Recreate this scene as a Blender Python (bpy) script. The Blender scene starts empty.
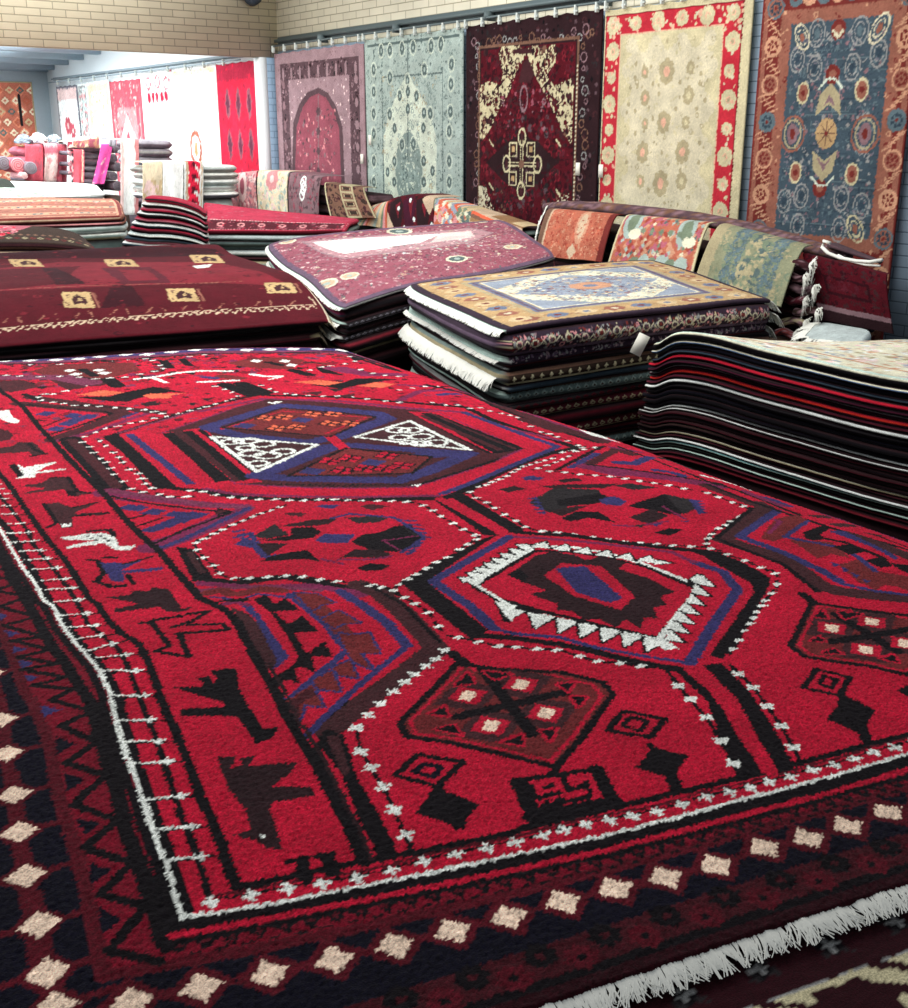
import bpy, math, random
import numpy as np
rnd = random.Random(11)
C = bpy.context.scene.collection
# ------------------------------------------------------------------ camera
F, HORIZON, CX, CY, EYE = 1129.0, 140.0, 454.0, 504.0, 1.55
PITCH = math.atan((CY-HORIZON)/F); YAW = math.radians(36.5)
cam = bpy.data.cameras.new('camera'); camo = bpy.data.objects.new('camera', cam); C.objects.link(camo)
cam.sensor_fit = 'HORIZONTAL'; cam.sensor_width = 36.0; cam.lens = 36.0*F/908.0
cam.clip_start = .05; cam.clip_end = 100
camo.location = (0, 0, EYE); camo.rotation_euler = (math.pi/2-PITCH, 0, -YAW)
bpy.context.scene.camera = camo
def ray(x, y):
    r = (x-CX)/F; u = -(y-CY)/F
    fw = math.cos(PITCH)+u*math.sin(PITCH); up = -math.sin(PITCH)+u*math.cos(PITCH)
    return (r*math.cos(YAW)+fw*math.sin(YAW), -r*math.sin(YAW)+fw*math.cos(YAW), up)
def onz(x, y, z):
    d = ray(x, y); t = (z-EYE)/d[2]; return np.array((t*d[0], t*d[1], z))
def onx(x, y, X):
    d = ray(x, y); t = X/d[0]; return np.array((X, t*d[1], EYE+t*d[2]))
def ony(x, y, Y):
    d = ray(x, y); t = Y/d[1]; return np.array((t*d[0], Y, EYE+t*d[2]))
def project(P):
    P = np.asarray(P, float); x, y, z = P[..., 0], P[..., 1], P[..., 2]-EYE
    r = x*math.cos(YAW)-y*math.sin(YAW); fw = x*math.sin(YAW)+y*math.cos(YAW)
    w = fw*math.cos(PITCH)-z*math.sin(PITCH); u = fw*math.sin(PITCH)+z*math.cos(PITCH)
    return CX+F*r/w, CY-F*u/w
# ------------------------------------------------------------------ palette (sRGB)
PAL = {}; PLIST = []; PID = {}
def lin(c): 
    c = c/255.0
    return c/12.92 if c <= .04045 else ((c+.055)/1.055)**2.4
def pal(name, r, g, b):
    PID[name] = len(PLIST); PLIST.append((lin(r), lin(g), lin(b), 1.0))
for n, c in dict(RED=(190,18,50), RDD=(118,12,34), BLK=(14,9,14), NVY=(54,50,100), NV2=(9,8,24), BRN=(70,28,34), BRR=(112,38,40),
    MRN=(86,14,28), PUR=(122,36,76), WHT=(236,240,232), CRM=(252,222,196), ORG=(226,104,74), DKM=(44,7,16), DKM2=(66,16,25), MAU=(118,50,78),
    IVO=(212,203,174), IV2=(206,196,158), IV3=(176,164,130), GRN=(120,134,112), SGE=(168,184,176), SG2=(132,150,144), SG3=(206,216,198), SG4=(90,106,104),
    DRK=(44,24,28), DR2=(66,34,38), DR3=(88,28,40), OLV=(58,44,36), HRD=(190,46,60), HPK=(226,176,150), BLU=(68,84,95), BL2=(94,112,119), BL3=(54,69,81),
    RST=(116,46,42), RS2=(150,96,80), RS3=(200,150,120), GRY=(150,150,148), PNK=(222,150,152), PK2=(178,98,112), PK3=(240,208,204), MV1=(136,106,112), MV2=(160,132,138), MV3=(92,70,76), MV4=(150,80,94),
    TAN=(188,156,112), TN2=(208,184,144), TN3=(152,116,82), PBL=(112,124,146), PB2=(148,158,172), OLW=(226,222,196), DPU=(52,38,52), LPU=(104,84,104),
    WIN=(82,14,26), WI2=(52,10,20), WI3=(122,32,44), GLD=(198,168,120), TEA=(120,178,180), MNT=(196,222,210), CRI=(196,30,52), ORR=(224,52,40), PLM=(70,18,40), SKY=(120,156,206),
    CHR=(40,36,38), OFW=(240,244,240), WH2=(250,252,250), PKW=(250,226,224), FRD=(224,40,70), FR2=(176,40,66), GY2=(112,110,120), MAG=(238,92,170), KOR=(196,102,78), KBR=(130,50,40), KCR=(236,220,190), LGR=(196,208,206), SND=(204,178,150), DGR=(44,50,44), FBN=(120,88,72), HG1=(156,152,160), HG2=(112,102,112), HG3=(132,112,122), HRS=(206,92,106), HPN=(238,176,180), BPK=(152,86,100), BP2=(186,142,148), BP3=(104,54,72), RDP=(190,56,82), SG0=(142,144,116), SG5=(104,124,130), EKB=(196,112,92), EK2=(222,140,108), SO1=(184,106,84), SO2=(160,70,58), SO3=(204,150,122)).items():  # HG and EK keys have the far room's haze mixed into the colour
    pal(n, *c)
PARR = np.array(PLIST, dtype=np.float32)
# ------------------------------------------------------------------ materials
def nodes(name):
    m = bpy.data.materials.new(name); m.use_nodes = True; nt = m.node_tree; nt.nodes.clear()
    out = nt.nodes.new('ShaderNodeOutputMaterial'); b = nt.nodes.new('ShaderNodeBsdfPrincipled')
    nt.links.new(b.outputs[0], out.inputs[0]); return m, nt, b
def wool(name='wool_pile', scale=520., amp=.42, sheen=.09, bump=.35, mottle=.16):
    m, nt, b = nodes(name); N = nt.nodes.new; L = nt.links.new
    at = N('ShaderNodeAttribute'); at.attribute_name = 'Col'
    tc = N('ShaderNodeTexCoord')
    n1 = N('ShaderNodeTexNoise'); n1.inputs['Scale'].default_value = scale; n1.inputs['Detail'].default_value = 2
    n2 = N('ShaderNodeTexNoise'); n2.inputs['Scale'].default_value = 9.; n2.inputs['Detail'].default_value = 4
    L(tc.outputs['Object'], n1.inputs['Vector']); L(tc.outputs['Object'], n2.inputs['Vector'])
    r1 = N('ShaderNodeMapRange'); r1.inputs['From Min'].default_value=.25; r1.inputs['From Max'].default_value=.75
    r1.inputs['To Min'].default_value = 1-amp; r1.inputs['To Max'].default_value = 1+amp
    r2 = N('ShaderNodeMapRange'); r2.inputs['From Min'].default_value=.3; r2.inputs['From Max'].default_value=.7
    r2.inputs['To Min'].default_value = 1-mottle; r2.inputs['To Max'].default_value = 1+mottle
    L(n1.outputs['Fac'], r1.inputs['Value']); L(n2.outputs['Fac'], r2.inputs['Value'])
    mu = N('ShaderNodeMath'); mu.operation='MULTIPLY'; L(r1.outputs[0], mu.inputs[0]); L(r2.outputs[0], mu.inputs[1])
    vm = N('ShaderNodeVectorMath'); vm.operation='SCALE'; L(at.outputs['Color'], vm.inputs[0]); L(mu.outputs[0], vm.inputs['Scale'])
    L(vm.outputs[0], b.inputs['Base Color'])
    b.inputs['Roughness'].default_value = .95; b.inputs['Specular IOR Level'].default_value = .12
    b.inputs['Sheen Weight'].default_value = sheen; b.inputs['Sheen Roughness'].default_value = .45
    sm = N('ShaderNodeMix'); sm.data_type = 'RGBA'; sm.inputs[0].default_value = .45; L(vm.outputs[0], sm.inputs[6]); sm.inputs[7].default_value = (.9,.8,.9,1); L(sm.outputs[2], b.inputs['Sheen Tint'])
    bp = N('ShaderNodeBump'); bp.inputs['Strength'].default_value = bump; bp.inputs['Distance'].default_value = .004
    L(n1.outputs['Fac'], bp.inputs['Height']); L(bp.outputs[0], b.inputs['Normal'])
    return m
def plain(name, rgb, rough=.7, metal=0., noise=.12, scale=30., emit=None, bump=0.):
    m, nt, b = nodes(name); N = nt.nodes.new; L = nt.links.new
    tc = N('ShaderNodeTexCoord'); n = N('ShaderNodeTexNoise'); n.inputs['Scale'].default_value = scale; n.inputs['Detail'].default_value = 4
    L(tc.outputs['Object'], n.inputs['Vector'])
    mr = N('ShaderNodeMapRange'); mr.inputs['To Min'].default_value = 1-noise; mr.inputs['To Max'].default_value = 1+noise
    L(n.outputs['Fac'], mr.inputs['Value'])
    vm = N('ShaderNodeVectorMath'); vm.operation='SCALE'; vm.inputs[0].default_value = [lin(c) for c in rgb]; L(mr.outputs[0], vm.inputs['Scale'])
    L(vm.outputs[0], b.inputs['Base Color']); b.inputs['Roughness'].default_value = rough; b.inputs['Metallic'].default_value = metal
    if bump:
        bp = N('ShaderNodeBump'); bp.inputs['Strength'].default_value = bump; bp.inputs['Distance'].default_value=.01; L(n.outputs['Fac'], bp.inputs['Height']); L(bp.outputs[0], b.inputs['Normal'])
    return m
def brick(name, axis, c1, c2, mort, split=None, low=None, lowmort=None):
    m, nt, b = nodes(name); N = nt.nodes.new; L = nt.links.new
    tc = N('ShaderNodeTexCoord'); sp = N('ShaderNodeSeparateXYZ'); L(tc.outputs['Object'], sp.inputs[0])
    cb = N('ShaderNodeCombineXYZ'); L(sp.outputs[axis], cb.inputs[0]); L(sp.outputs[2], cb.inputs[1])
    def bt(a, bb, mo):
        t = N('ShaderNodeTexBrick'); L(cb.outputs[0], t.inputs['Vector']); t.inputs['Scale'].default_value = 1.
        t.inputs['Brick Width'].default_value=.232; t.inputs['Row Height'].default_value=.0655; t.inputs['Mortar Size'].default_value=.0045; t.inputs['Mortar Smooth'].default_value=.3
        for k, c in (('Color1',a),('Color2',bb),('Mortar',mo)): t.inputs[k].default_value = [lin(x) for x in c]+[1]
        return t
    t = bt(c1, c2, mort); col = t.outputs['Color']
    if split is not None:
        t2 = bt(low, low, lowmort); gt = N('ShaderNodeMath'); gt.operation='GREATER_THAN'; gt.inputs[1].default_value = split; L(sp.outputs[2], gt.inputs[0])
        mx = N('ShaderNodeMix'); mx.data_type='RGBA'; L(gt.outputs[0], mx.inputs[0]); L(t2.outputs['Color'], mx.inputs[6]); L(t.outputs['Color'], mx.inputs[7]); col = mx.outputs[2]
    n = N('ShaderNodeTexNoise'); n.inputs['Scale'].default_value = 3.; n.inputs['Detail'].default_value = 6; L(tc.outputs['Object'], n.inputs['Vector'])
    mr = N('ShaderNodeMapRange'); mr.inputs['To Min'].default_value=.85; mr.inputs['To Max'].default_value=1.12; L(n.outputs['Fac'], mr.inputs['Value'])
    vm = N('ShaderNodeVectorMath'); vm.operation='SCALE'; L(col, vm.inputs[0]); L(mr.outputs[0], vm.inputs['Scale']); L(vm.outputs[0], b.inputs['Base Color'])
    bp = N('ShaderNodeBump'); bp.inputs['Strength'].default_value=.5; bp.inputs['Distance'].default_value=.006; bp.invert = True
    L(t.outputs['Fac'], bp.inputs['Height']); L(bp.outputs[0], b.inputs['Normal']); b.inputs['Roughness'].default_value=.85
    return m
M_WOOL = wool('wool_pile')
M_KILIM = wool('flat_weave', scale=300., amp=.22, sheen=.05, bump=.15, mottle=.1)
M_FRINGE = plain('cotton_fringe', (246,246,236), .95, 0, .1, 90.)
M_FRINGE2 = plain('cream_fringe', (220,206,180), .95, 0, .2, 90.)
M_TAG = plain('paper_tag', (244,240,226), .8, 0, .04)
M_RAIL = plain('grey_green_rail', (96,110,112), .55, .2, .1)
M_CLIP = plain('pale_clip', (206,214,208), .5, 0, .08)
# ------------------------------------------------------------------ objects
def tag(o, label=None, cat=None, group=None, kind=None):
    if label: o['label'] = label
    if cat: o['category'] = cat
    if group: o['group'] = group
    if kind: o['kind'] = kind
    return o
def link(name, me, mat, parent=None):
    o = bpy.data.objects.new(name, me); C.objects.link(o)
    if mat is not None: me.materials.append(mat)
    if parent is not None: o.parent = parent
    return o
def raw(name, V, quads, cols, mat, parent=None, extra=None, smooth=True, vn=.07):
    """V (n,3); quads (m,4) int; cols (n,) palette ids or (n,4)."""
    V = np.asarray(V, dtype=np.float32); quads = np.asarray(quads, dtype=np.int32).reshape(-1, 4)
    me = bpy.data.meshes.new(name)
    ex = extra or []
    nl = quads.size+sum(len(e) for e in ex); npoly = len(quads)+len(ex)
    me.vertices.add(len(V)); me.vertices.foreach_set('co', V.ravel())
    li = np.concatenate([quads.ravel()]+[np.asarray(e, dtype=np.int32) for e in ex]) if ex else quads.ravel()
    me.loops.add(nl); me.loops.foreach_set('vertex_index', li.astype(np.int32))
    starts = list(range(0, quads.size, 4)); s = quads.size
    starts = np.arange(0, quads.size, 4, dtype=np.int32)
    if ex:
        es = []
        for e in ex: es.append(s); s += len(e)
        starts = np.concatenate([starts, np.array(es, dtype=np.int32)])
    me.polygons.add(npoly); me.polygons.foreach_set('loop_start', starts.astype(np.int32))
    me.update(calc_edges=True); me.validate()
    if smooth: me.polygons.foreach_set('use_smooth', np.ones(len(me.polygons), dtype=bool))
    if cols is not None:
        cols = np.asarray(cols); cc = PARR[cols] if cols.ndim == 1 else cols
        if vn and len(cc) > 200:
            cc = cc.copy(); cc[:, :3] *= np.clip(np.random.default_rng(len(cc)).normal(1, vn, (len(cc), 1)), .45, 1.7)
        a = me.color_attributes.new('Col', 'FLOAT_COLOR', 'POINT'); a.data.foreach_set('color', cc.astype(np.float32).ravel())
    return link(name, me, mat, parent)
def gridquads(nv, nu, mask=None):
    i = np.arange(nv*nu).reshape(nv, nu)
    q = np.stack([i[:-1,:-1], i[:-1,1:], i[1:,1:], i[1:,:-1]], -1)
    return q.reshape(-1, 4) if mask is None else q[mask]
def rimidx(nv, nu):
    i = np.arange(nv*nu).reshape(nv, nu)
    return np.concatenate([i[0,:-1], i[:-1,-1], i[-1,::-1][:-1], i[::-1,0][:-1]])
def slab(name, P, cols, thick, side=None, bulge=0., nprof=3, mat=None, parent=None, up=(0,0,1), rnd_in=0., bottom=True, vn=.07):
    """P (nv,nu,3) top surface; thick scalar or (nv,nu) drop along -up; side(i 0..1 around, t 0..1, k side) -> palette ids."""
    nv, nu = P.shape[:2]; mat = mat or M_WOOL; up = np.array(up, float)
    V = P.reshape(-1, 3); cols = np.asarray(cols).reshape(-1)
    rim = rimidx(nv, nu); R = len(rim)
    inner = np.roll(V[rim], 0, 0)
    # outward direction
    ctr = V[rim]
    iv, iu = np.divmod(rim, nu)
    inn = np.clip(iv, 1, nv-2)*nu+np.clip(iu, 1, nu-2)
    o = ctr-V[inn]; o -= np.outer(o@up, up); o /= (np.linalg.norm(o, axis=1, keepdims=True)+1e-9)
    th = thick if np.isscalar(thick) else thick.reshape(-1)[rim]
    th = np.asarray(th)*np.ones(R)
    rings = []; rc = []
    sidn = np.concatenate([np.full(nu-1, 0), np.full(nv-1, 1), np.full(nu-1, 2), np.full(nv-1, 3)])
    s = np.concatenate([np.arange(nu-1)/(nu-1), np.arange(nv-1)/(nv-1), np.arange(nu-1)/(nu-1), np.arange(nv-1)/(nv-1)])
    for j in range(1, nprof+1):
        t = j/nprof
        rings.append(ctr+o*(bulge*math.sin(math.pi*min(1, t)))-np.outer(th*t, up))
        rc.append(cols[rim] if side is None else side(sidn, s, np.full(R, t)))
    if side is not None:
        cols = cols.copy()
    Vall = np.concatenate([V]+rings); call = np.concatenate([cols]+rc)
    q = [gridquads(nv, nu)]
    prev = rim; off = nv*nu
    for j in range(nprof):
        cur = np.arange(R)+off; off += R
        q.append(np.stack([np.roll(prev, -1), prev, cur, np.roll(cur, -1)], -1)); prev = cur
    if bottom and nv*nu < 60000:                       # an underside that follows the top
        T2 = thick if np.isscalar(thick) else thick.reshape(nv, nu)[1:-1, 1:-1].reshape(-1)[:, None]
        inn = P[1:-1, 1:-1].reshape(-1, 3)-T2*up[None, :]
        base = len(Vall); idx = np.zeros((nv, nu), int); idx[1:-1, 1:-1] = base+np.arange((nv-2)*(nu-2)).reshape(nv-2, nu-2)
        idx.reshape(-1)[rim] = prev
        qb = np.stack([idx[:-1,:-1], idx[1:,:-1], idx[1:,1:], idx[:-1,1:]], -1).reshape(-1, 4)
        Vall = np.concatenate([Vall, inn]); call = np.concatenate([call, np.full(len(inn), call[-1])]); q.append(qb)
    return raw(name, Vall, np.concatenate(q), call, mat, parent, vn=vn)
def bilin(NL, NR, FR, FL, nu, nv, rc=.0):
    """corner round rc pulls corners inwards."""
    u = np.linspace(0, 1, nu)[None, :, None]; v = np.linspace(0, 1, nv)[:, None, None]
    if rc:
        a = (2*u-1); b = (2*v-1)
        k = 1-rc*(a**6)*(b**6)
        u = (a*k+1)/2; v = (b*k+1)/2
    NL, NR, FR, FL = [np.asarray(x, float) for x in (NL, NR, FR, FL)]
    return (1-u)*(1-v)*NL+u*(1-v)*NR+u*v*FR+(1-u)*v*FL
def boxes(name, bl, mat, parent=None, bevel=0.):
    V = []; Q = []
    for (a, b) in bl:
        n = len(V); x0, y0, z0 = a; x1, y1, z1 = b
        V += [(x0,y0,z0),(x1,y0,z0),(x1,y1,z0),(x0,y1,z0),(x0,y0,z1),(x1,y0,z1),(x1,y1,z1),(x0,y1,z1)]
        Q += [(n,n+3,n+2,n+1),(n+4,n+5,n+6,n+7),(n,n+1,n+5,n+4),(n+1,n+2,n+6,n+5),(n+2,n+3,n+7,n+6),(n+3,n,n+4,n+7)]
    o = raw(name, V, Q, None, mat, parent, smooth=False)
    if bevel:
        b = o.modifiers.new('bevel', 'BEVEL'); b.width = bevel; b.segments = 2
    return o
def tube(name, path, radii, mat, parent=None, n=10, cols=None, flat=1.0, cap=True, updir=(0,0,1)):
    path = np.asarray(path, float); K = len(path); radii = np.ones(K)*radii
    V = []; upv = np.array(updir, float)
    for i in range(K):
        d = path[min(i+1, K-1)]-path[max(i-1, 0)]; d /= np.linalg.norm(d)
        s = np.cross(d, upv); s /= (np.linalg.norm(s)+1e-9); w = np.cross(s, d)
        for k in range(n):
            a = 2*math.pi*k/n; V.append(path[i]+radii[i]*(math.cos(a)*s+math.sin(a)*w*flat))
    Q = [(i*n+k, i*n+(k+1)%n, (i+1)*n+(k+1)%n, (i+1)*n+k) for i in range(K-1) for k in range(n)]
    ex = [list(range(n))[::-1], [(K-1)*n+k for k in range(n)]] if cap else None
    return raw(name, V, Q, cols, mat, parent, ex)
def fringe(name, edge, outdir, length, mat, parent, dens=160, width=.0035, droop=.02, jit=.25, up=(0,0,1), seed=1, curl=.0):
    """loose threads hanging out of an edge polyline (n,3)."""
    r = np.random.default_rng(seed); edge = np.asarray(edge, float); up = np.array(up, float)
    seg = np.linalg.norm(np.diff(edge, axis=0), axis=1); cum = np.concatenate([[0], np.cumsum(seg)])
    n = max(4, int(cum[-1]*dens)); s = np.sort(r.uniform(0, cum[-1], n))
    B = np.stack([np.interp(s, cum, edge[:, k]) for k in range(3)], -1)
    od = np.asarray(outdir, float); od = od/np.linalg.norm(od) if od.ndim == 1 else od
    tang = (edge[-1]-edge[0]); tang /= np.linalg.norm(tang)
    L = length*r.uniform(.7, 1.15, n); sk = r.normal(0, jit, n)+.25*np.sin(s*37.)
    V = []; Q = []
    w = width*r.uniform(.6, 1.3, n)
    K = 3
    for i in range(n):
        b0 = len(V)
        for k in range(K+1):
            t = k/K
            p = B[i]+od*L[i]*t*(1-.12*t*abs(sk[i]))+tang*L[i]*sk[i]*t*t-up*droop*(t**1.6)*L[i]/length+up*curl*math.sin(t*3)*L[i]
            ww = w[i]*(1-.45*t)
            V += [p-tang*ww, p+up*ww*.9, p+tang*ww]
        for k in range(K):
            a = b0+3*k
            Q += [(a, a+1, a+4, a+3), (a+1, a+2, a+5, a+4)]
    m0 = len(V); tt = np.linspace(0, cum[-1], max(3, min(200, len(edge)*2)))          # the woven strip the threads hang from
    H = np.stack([np.interp(tt, cum, edge[:, k]) for k in range(3)], -1)
    for h in H: V += [h, h+od*width*1.5+up*width*.2]
    Q += [(m0+2*i, m0+2*i+1, m0+2*i+3, m0+2*i+2) for i in range(len(H)-1)]
    return raw(name, V, Q, None, mat, parent)
# ------------------------------------------------------------------ loom: palette raster over a flat cloth, metres
class Loom:
    def __init__(s, x0, y0, x1, y1, res, base):
        s.x0, s.y0, s.res = x0, y0, res
        s.w = int((x1-x0)/res)+1; s.h = int((y1-y0)/res)+1
        s.a = np.full((s.h, s.w), PID[base], dtype=np.uint8)
    def _win(s, pts, m=0.):
        p = np.asarray(pts, float)
        i0 = max(0, int((p[:,0].min()-m-s.x0)/s.res)); i1 = min(s.w, int((p[:,0].max()+m-s.x0)/s.res)+2)
        j0 = max(0, int((p[:,1].min()-m-s.y0)/s.res)); j1 = min(s.h, int((p[:,1].max()+m-s.y0)/s.res)+2)
        if i1 <= i0 or j1 <= j0: return None
        X = s.x0+np.arange(i0, i1)*s.res; Y = s.y0+np.arange(j0, j1)*s.res
        return s.a[j0:j1, i0:i1], X[None, :], Y[:, None]
    def poly(s, pts, c):
        w = s._win(pts)
        if w is None: return
        a, X, Y = w; ins = np.zeros(a.shape, bool); n = len(pts)
        for i in range(n):
            (x1, y1), (x2, y2) = pts[i], pts[(i+1)%n]
            if y1 == y2: continue
            cond = ((y1 > Y) != (y2 > Y)) & (X < (x2-x1)*(Y-y1)/(y2-y1)+x1)
            ins ^= cond
        a[ins] = PID[c]
    def stroke(s, pts, wd, c, closed=False):
        pts = list(pts)
        if closed: pts = pts+[pts[0]]
        for i in range(len(pts)-1):
            (x1, y1), (x2, y2) = pts[i], pts[i+1]
            w = s._win([pts[i], pts[i+1]], wd/2)
            if w is None: continue
            a, X, Y = w; dx, dy = x2-x1, y2-y1; L2 = dx*dx+dy*dy+1e-12
            t = np.clip(((X-x1)*dx+(Y-y1)*dy)/L2, 0, 1)
            a[(X-x1-t*dx)**2+(Y-y1-t*dy)**2 < wd*wd/4] = PID[c]
    def disc(s, x, y, r, c, ry=None, rot=0):
        ry = ry or r; m = max(r, ry); w = s._win([(x, y)], m)
        if w is None: return
        a, X, Y = w; dx, dy = X-x, Y-y
        if rot: dx, dy = dx*math.cos(rot)+dy*math.sin(rot), -dx*math.sin(rot)+dy*math.cos(rot)
        a[(dx/r)**2+(dy/ry)**2 < 1] = PID[c]
    def ring(s, x, y, r, c, wd, ry=None, rot=0):
        ry = ry or r; w = s._win([(x, y)], max(r, ry)+wd)
        if w is None: return
        a, X, Y = w; dx, dy = X-x, Y-y
        if rot: dx, dy = dx*math.cos(rot)+dy*math.sin(rot), -dx*math.sin(rot)+dy*math.cos(rot)
        q = np.sqrt((dx/r)**2+(dy/ry)**2); a[np.abs(q-1) < wd/2/min(r, ry)] = PID[c]
    def rect(s, x0, y0, x1, y1, c): s.poly([(x0,y0),(x1,y0),(x1,y1),(x0,y1)], c)
    def frame(s, x0, y0, x1, y1, wd, c):
        s.rect(x0,y0,x1,y0+wd,c); s.rect(x0,y1-wd,x1,y1,c); s.rect(x0,y0,x0+wd,y1,c); s.rect(x1-wd,y0,x1,y1,c)
    def dia(s, x, y, rx, ry, c): s.poly([(x-rx,y),(x,y-ry),(x+rx,y),(x,y+ry)], c)
    def star(s, x, y, r, c, n=8, inn=.55, rot=0):
        s.poly([(x+(r if k%2 == 0 else r*inn)*math.cos(rot+math.pi*k/n), y+(r if k%2 == 0 else r*inn)*math.sin(rot+math.pi*k/n)) for k in range(2*n)], c)
    def flower(s, x, y, r, c, c2, n=8):
        for k in range(n):
            a = 2*math.pi*k/n; s.disc(x+.62*r*math.cos(a), y+.62*r*math.sin(a), .4*r, c)
        s.disc(x, y, .66*r, c); s.disc(x, y, .34*r, c2)
    def speck(s, poly, n, cs, r0, r1, seed=1):
        """small random woven flecks inside a box (x0,y0,x1,y1)"""
        r = random.Random(seed); x0, y0, x1, y1 = poly
        for _ in range(n):
            x, y = r.uniform(x0, x1), r.uniform(y0, y1); k = r.random(); q = r.uniform(r0, r1); c = r.choice(cs)
            if k < .4: s.dia(x, y, q, q*r.uniform(.7,1.4), c)
            elif k < .7: s.disc(x, y, q*.8, c, q*r.uniform(.5,1.2))
            elif k < .85: s.ring(x, y, q, c, q*.5)
            else: s.stroke([(x-q, y-q*r.uniform(-1,1)), (x+q, y+q*r.uniform(-1,1))], q*.6, c)
    def sample(s, X, Y, jit=0., seed=3):
        if jit:
            r = np.random.default_rng(seed); X = X+r.uniform(-jit, jit, X.shape); Y = Y+r.uniform(-jit, jit, Y.shape)
        i = np.clip(((X-s.x0)/s.res+.5).astype(int), 0, s.w-1); j = np.clip(((Y-s.y0)/s.res+.5).astype(int), 0, s.h-1)
        return s.a[j, i]
def wob(X, Y, amp, f=2., seed=0):
    r = np.random.default_rng(seed); z = 0
    for k in range(5):
        a = r.uniform(0, 6.28); ff = f*r.uniform(.5, 2.2); z = z+np.sin((X*math.cos(a)+Y*math.sin(a))*ff*3+r.uniform(0, 6.28))/(1+.5*k)
    return amp*z/2.2
# ================================================================== foreground rug
ZT = .80
ANG = math.radians(-13); EU = np.array((math.cos(ANG), math.sin(ANG))); EV = np.array((-math.sin(ANG), math.cos(ANG))); ORG0 = np.array((.35, .941))
def uv(x, y):
    p = onz(x, y, ZT)[:2]-ORG0; return (p@EU, p@EV)
def T(x0, y0, s, pts): return [uv(x0+a/s, y0+b/s) for a, b in pts]
G = 4.54
ML = Loom(-.75, -.32, 1.75, 3.6, .002, 'RED')
def P(*pts): return [uv(a, b) for a, b in pts]
def poly(c, *pts): ML.poly(P(*pts), c)
def line(c, w, *pts): ML.stroke(P(*pts), w, c)
def tp(c, x0, y0, *pts, s=G): ML.poly(T(x0, y0, s, pts), c)
def tl(c, w, x0, y0, *pts, s=G): ML.stroke(T(x0, y0, s, pts), w, c)
def cross(pts, r=.0074, c='WHT', ang=0.):
    for p in pts:
        u, v = uv(*p)
        r2 = r
        ca, sa = math.cos(ang)*r2, math.sin(ang)*r2
        ML.stroke([(u-ca, v-sa), (u+ca, v+sa)], r*.85, c); ML.stroke([(u+sa, v-ca), (u-sa, v+ca)], r*.85, c)
def dots(pts, r=.0095, c='WHT'):
    """little stair-stepped knots set along a chain; a dark thread runs under them"""
    q = [uv(*p) for p in pts]
    for k, (u, v) in enumerate(q):
        a, b = q[max(k-1, 0)], q[min(k+1, len(q)-1)]; d = np.subtract(b, a); d = d/(np.linalg.norm(d)+1e-9)
        ML.stroke([(u-d[0]*r*1.9, v-d[1]*r*1.9), (u+d[0]*r*1.9, v+d[1]*r*1.9)], r*.8, 'BLK')
        ML.poly([(u-r*1.25, v), (u-r*.3, v-r*.75), (u+r*1.2, v-r*.2), (u+r*.3, v+r*.75)], c)
def teeth(p0, p1, n, off, c, out=True, wd=1.0):
    a, b = np.array(p0, float), np.array(p1, float)
    for k in range(n):
        q0 = a+(b-a)*(k+.5-.5*wd)/n; q1 = a+(b-a)*(k+.5+.5*wd)/n; t = (q0+q1)/2+np.array(off)
        tri = P(tuple(q0), tuple(t), tuple(q1))
        if out: ML.stroke(tri, .009, 'BLK')
        ML.poly(tri, c)
sv = [-.4, 0, .6, .8, 1.03, 1.35, 1.64, 2.2, 2.75, 3.6]; sd = [0, 0, -.007, -.04, -.067, -.105, -.13, -.19, -.26, -.35]
def shift(v): return np.interp(v, sv, sd)
def off(u, vs): return [(u+shift(v), v) for v in vs]
VS = np.linspace(-.3, 3.6, 60)
# ---- left border fields, laid in cloth metres and following the pull of the cloth
def strip(u0, u1, c, v0=-.3, v1=3.6):
    vs = np.linspace(v0, v1, 60); ML.poly(off(u0, vs)+off(u1, vs)[::-1], c)
strip(-.5, -.090, 'NV2', -.092)
strip(-.5, -.205, 'DKM2', -.20)
for k in range(48):                                          # outer medallion band on the left
    v = -.15+k*.075; u = -.222+shift(v)
    ML.disc(u+(.012 if k%2 else -.014), v, .026, 'BLK'); ML.disc(u+(-.014 if k%2 else .012), v, .022, 'MRN')
strip(-.5, -.245, 'DKM')
strip(-.146, -.132, 'MRN', -.06)
# front border
ML.rect(-.30, -.30, 1.9, -.205, 'DKM2'); ML.poly(P((-60,1010),(98,977),(150,966),(238,950),(370,923),(500,895),(600,871),(700,846),(800,819),(908,788),(1200,705))+[(1.9,-.205),(-.30,-.205)], 'NV2')
ML.rect(-.30, -.30, 1.9, -.236, 'DKM')
vL = [(-.2+.0*k) for k in range(1)]
ML.poly([(-.19,-.236),(1.9,-.236),(1.9,-.186),(-.19,-.186)], 'DKM2')
ML.poly([(-.19,-.240),(1.9,-.240),(1.9,-.228),(-.19,-.228)], 'BLK')
for k in range(60):
    u = -.16+k*.036
    ML.star(u, -.199 if k%2 else -.217, .019, 'BLK' if k%2 else 'MRN', 8, .8)
    ML.disc(u, -.199 if k%2 else -.217, .005, 'DKM2' if k%2 else 'BLK')
# left navy band: cream lozenges joined by red stems
colL = [(2,721),(7,755),(14,796),(19,833),(26,876),(39,924),(47,972),(55,1006)]
cl = [uv(*p) for p in colL]
allL = [(-.139+shift(v), v) for v in np.arange(.66, 3.5, .085)]
for (u, v) in cl+allL:
    ML.stroke([(u-.06, v-.004), (u+.05, v+.004)], .010, 'MRN')
    ML.stroke([(u, v-.05), (u, v+.05)], .017, 'MRN'); ML.dia(u, v, .030, .034, 'MRN')
for (u, v) in cl+allL:
    ML.star(u, v, .022, 'CRM', 4, .62); ML.dia(u, v, .020, .022, 'CRM')
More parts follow.
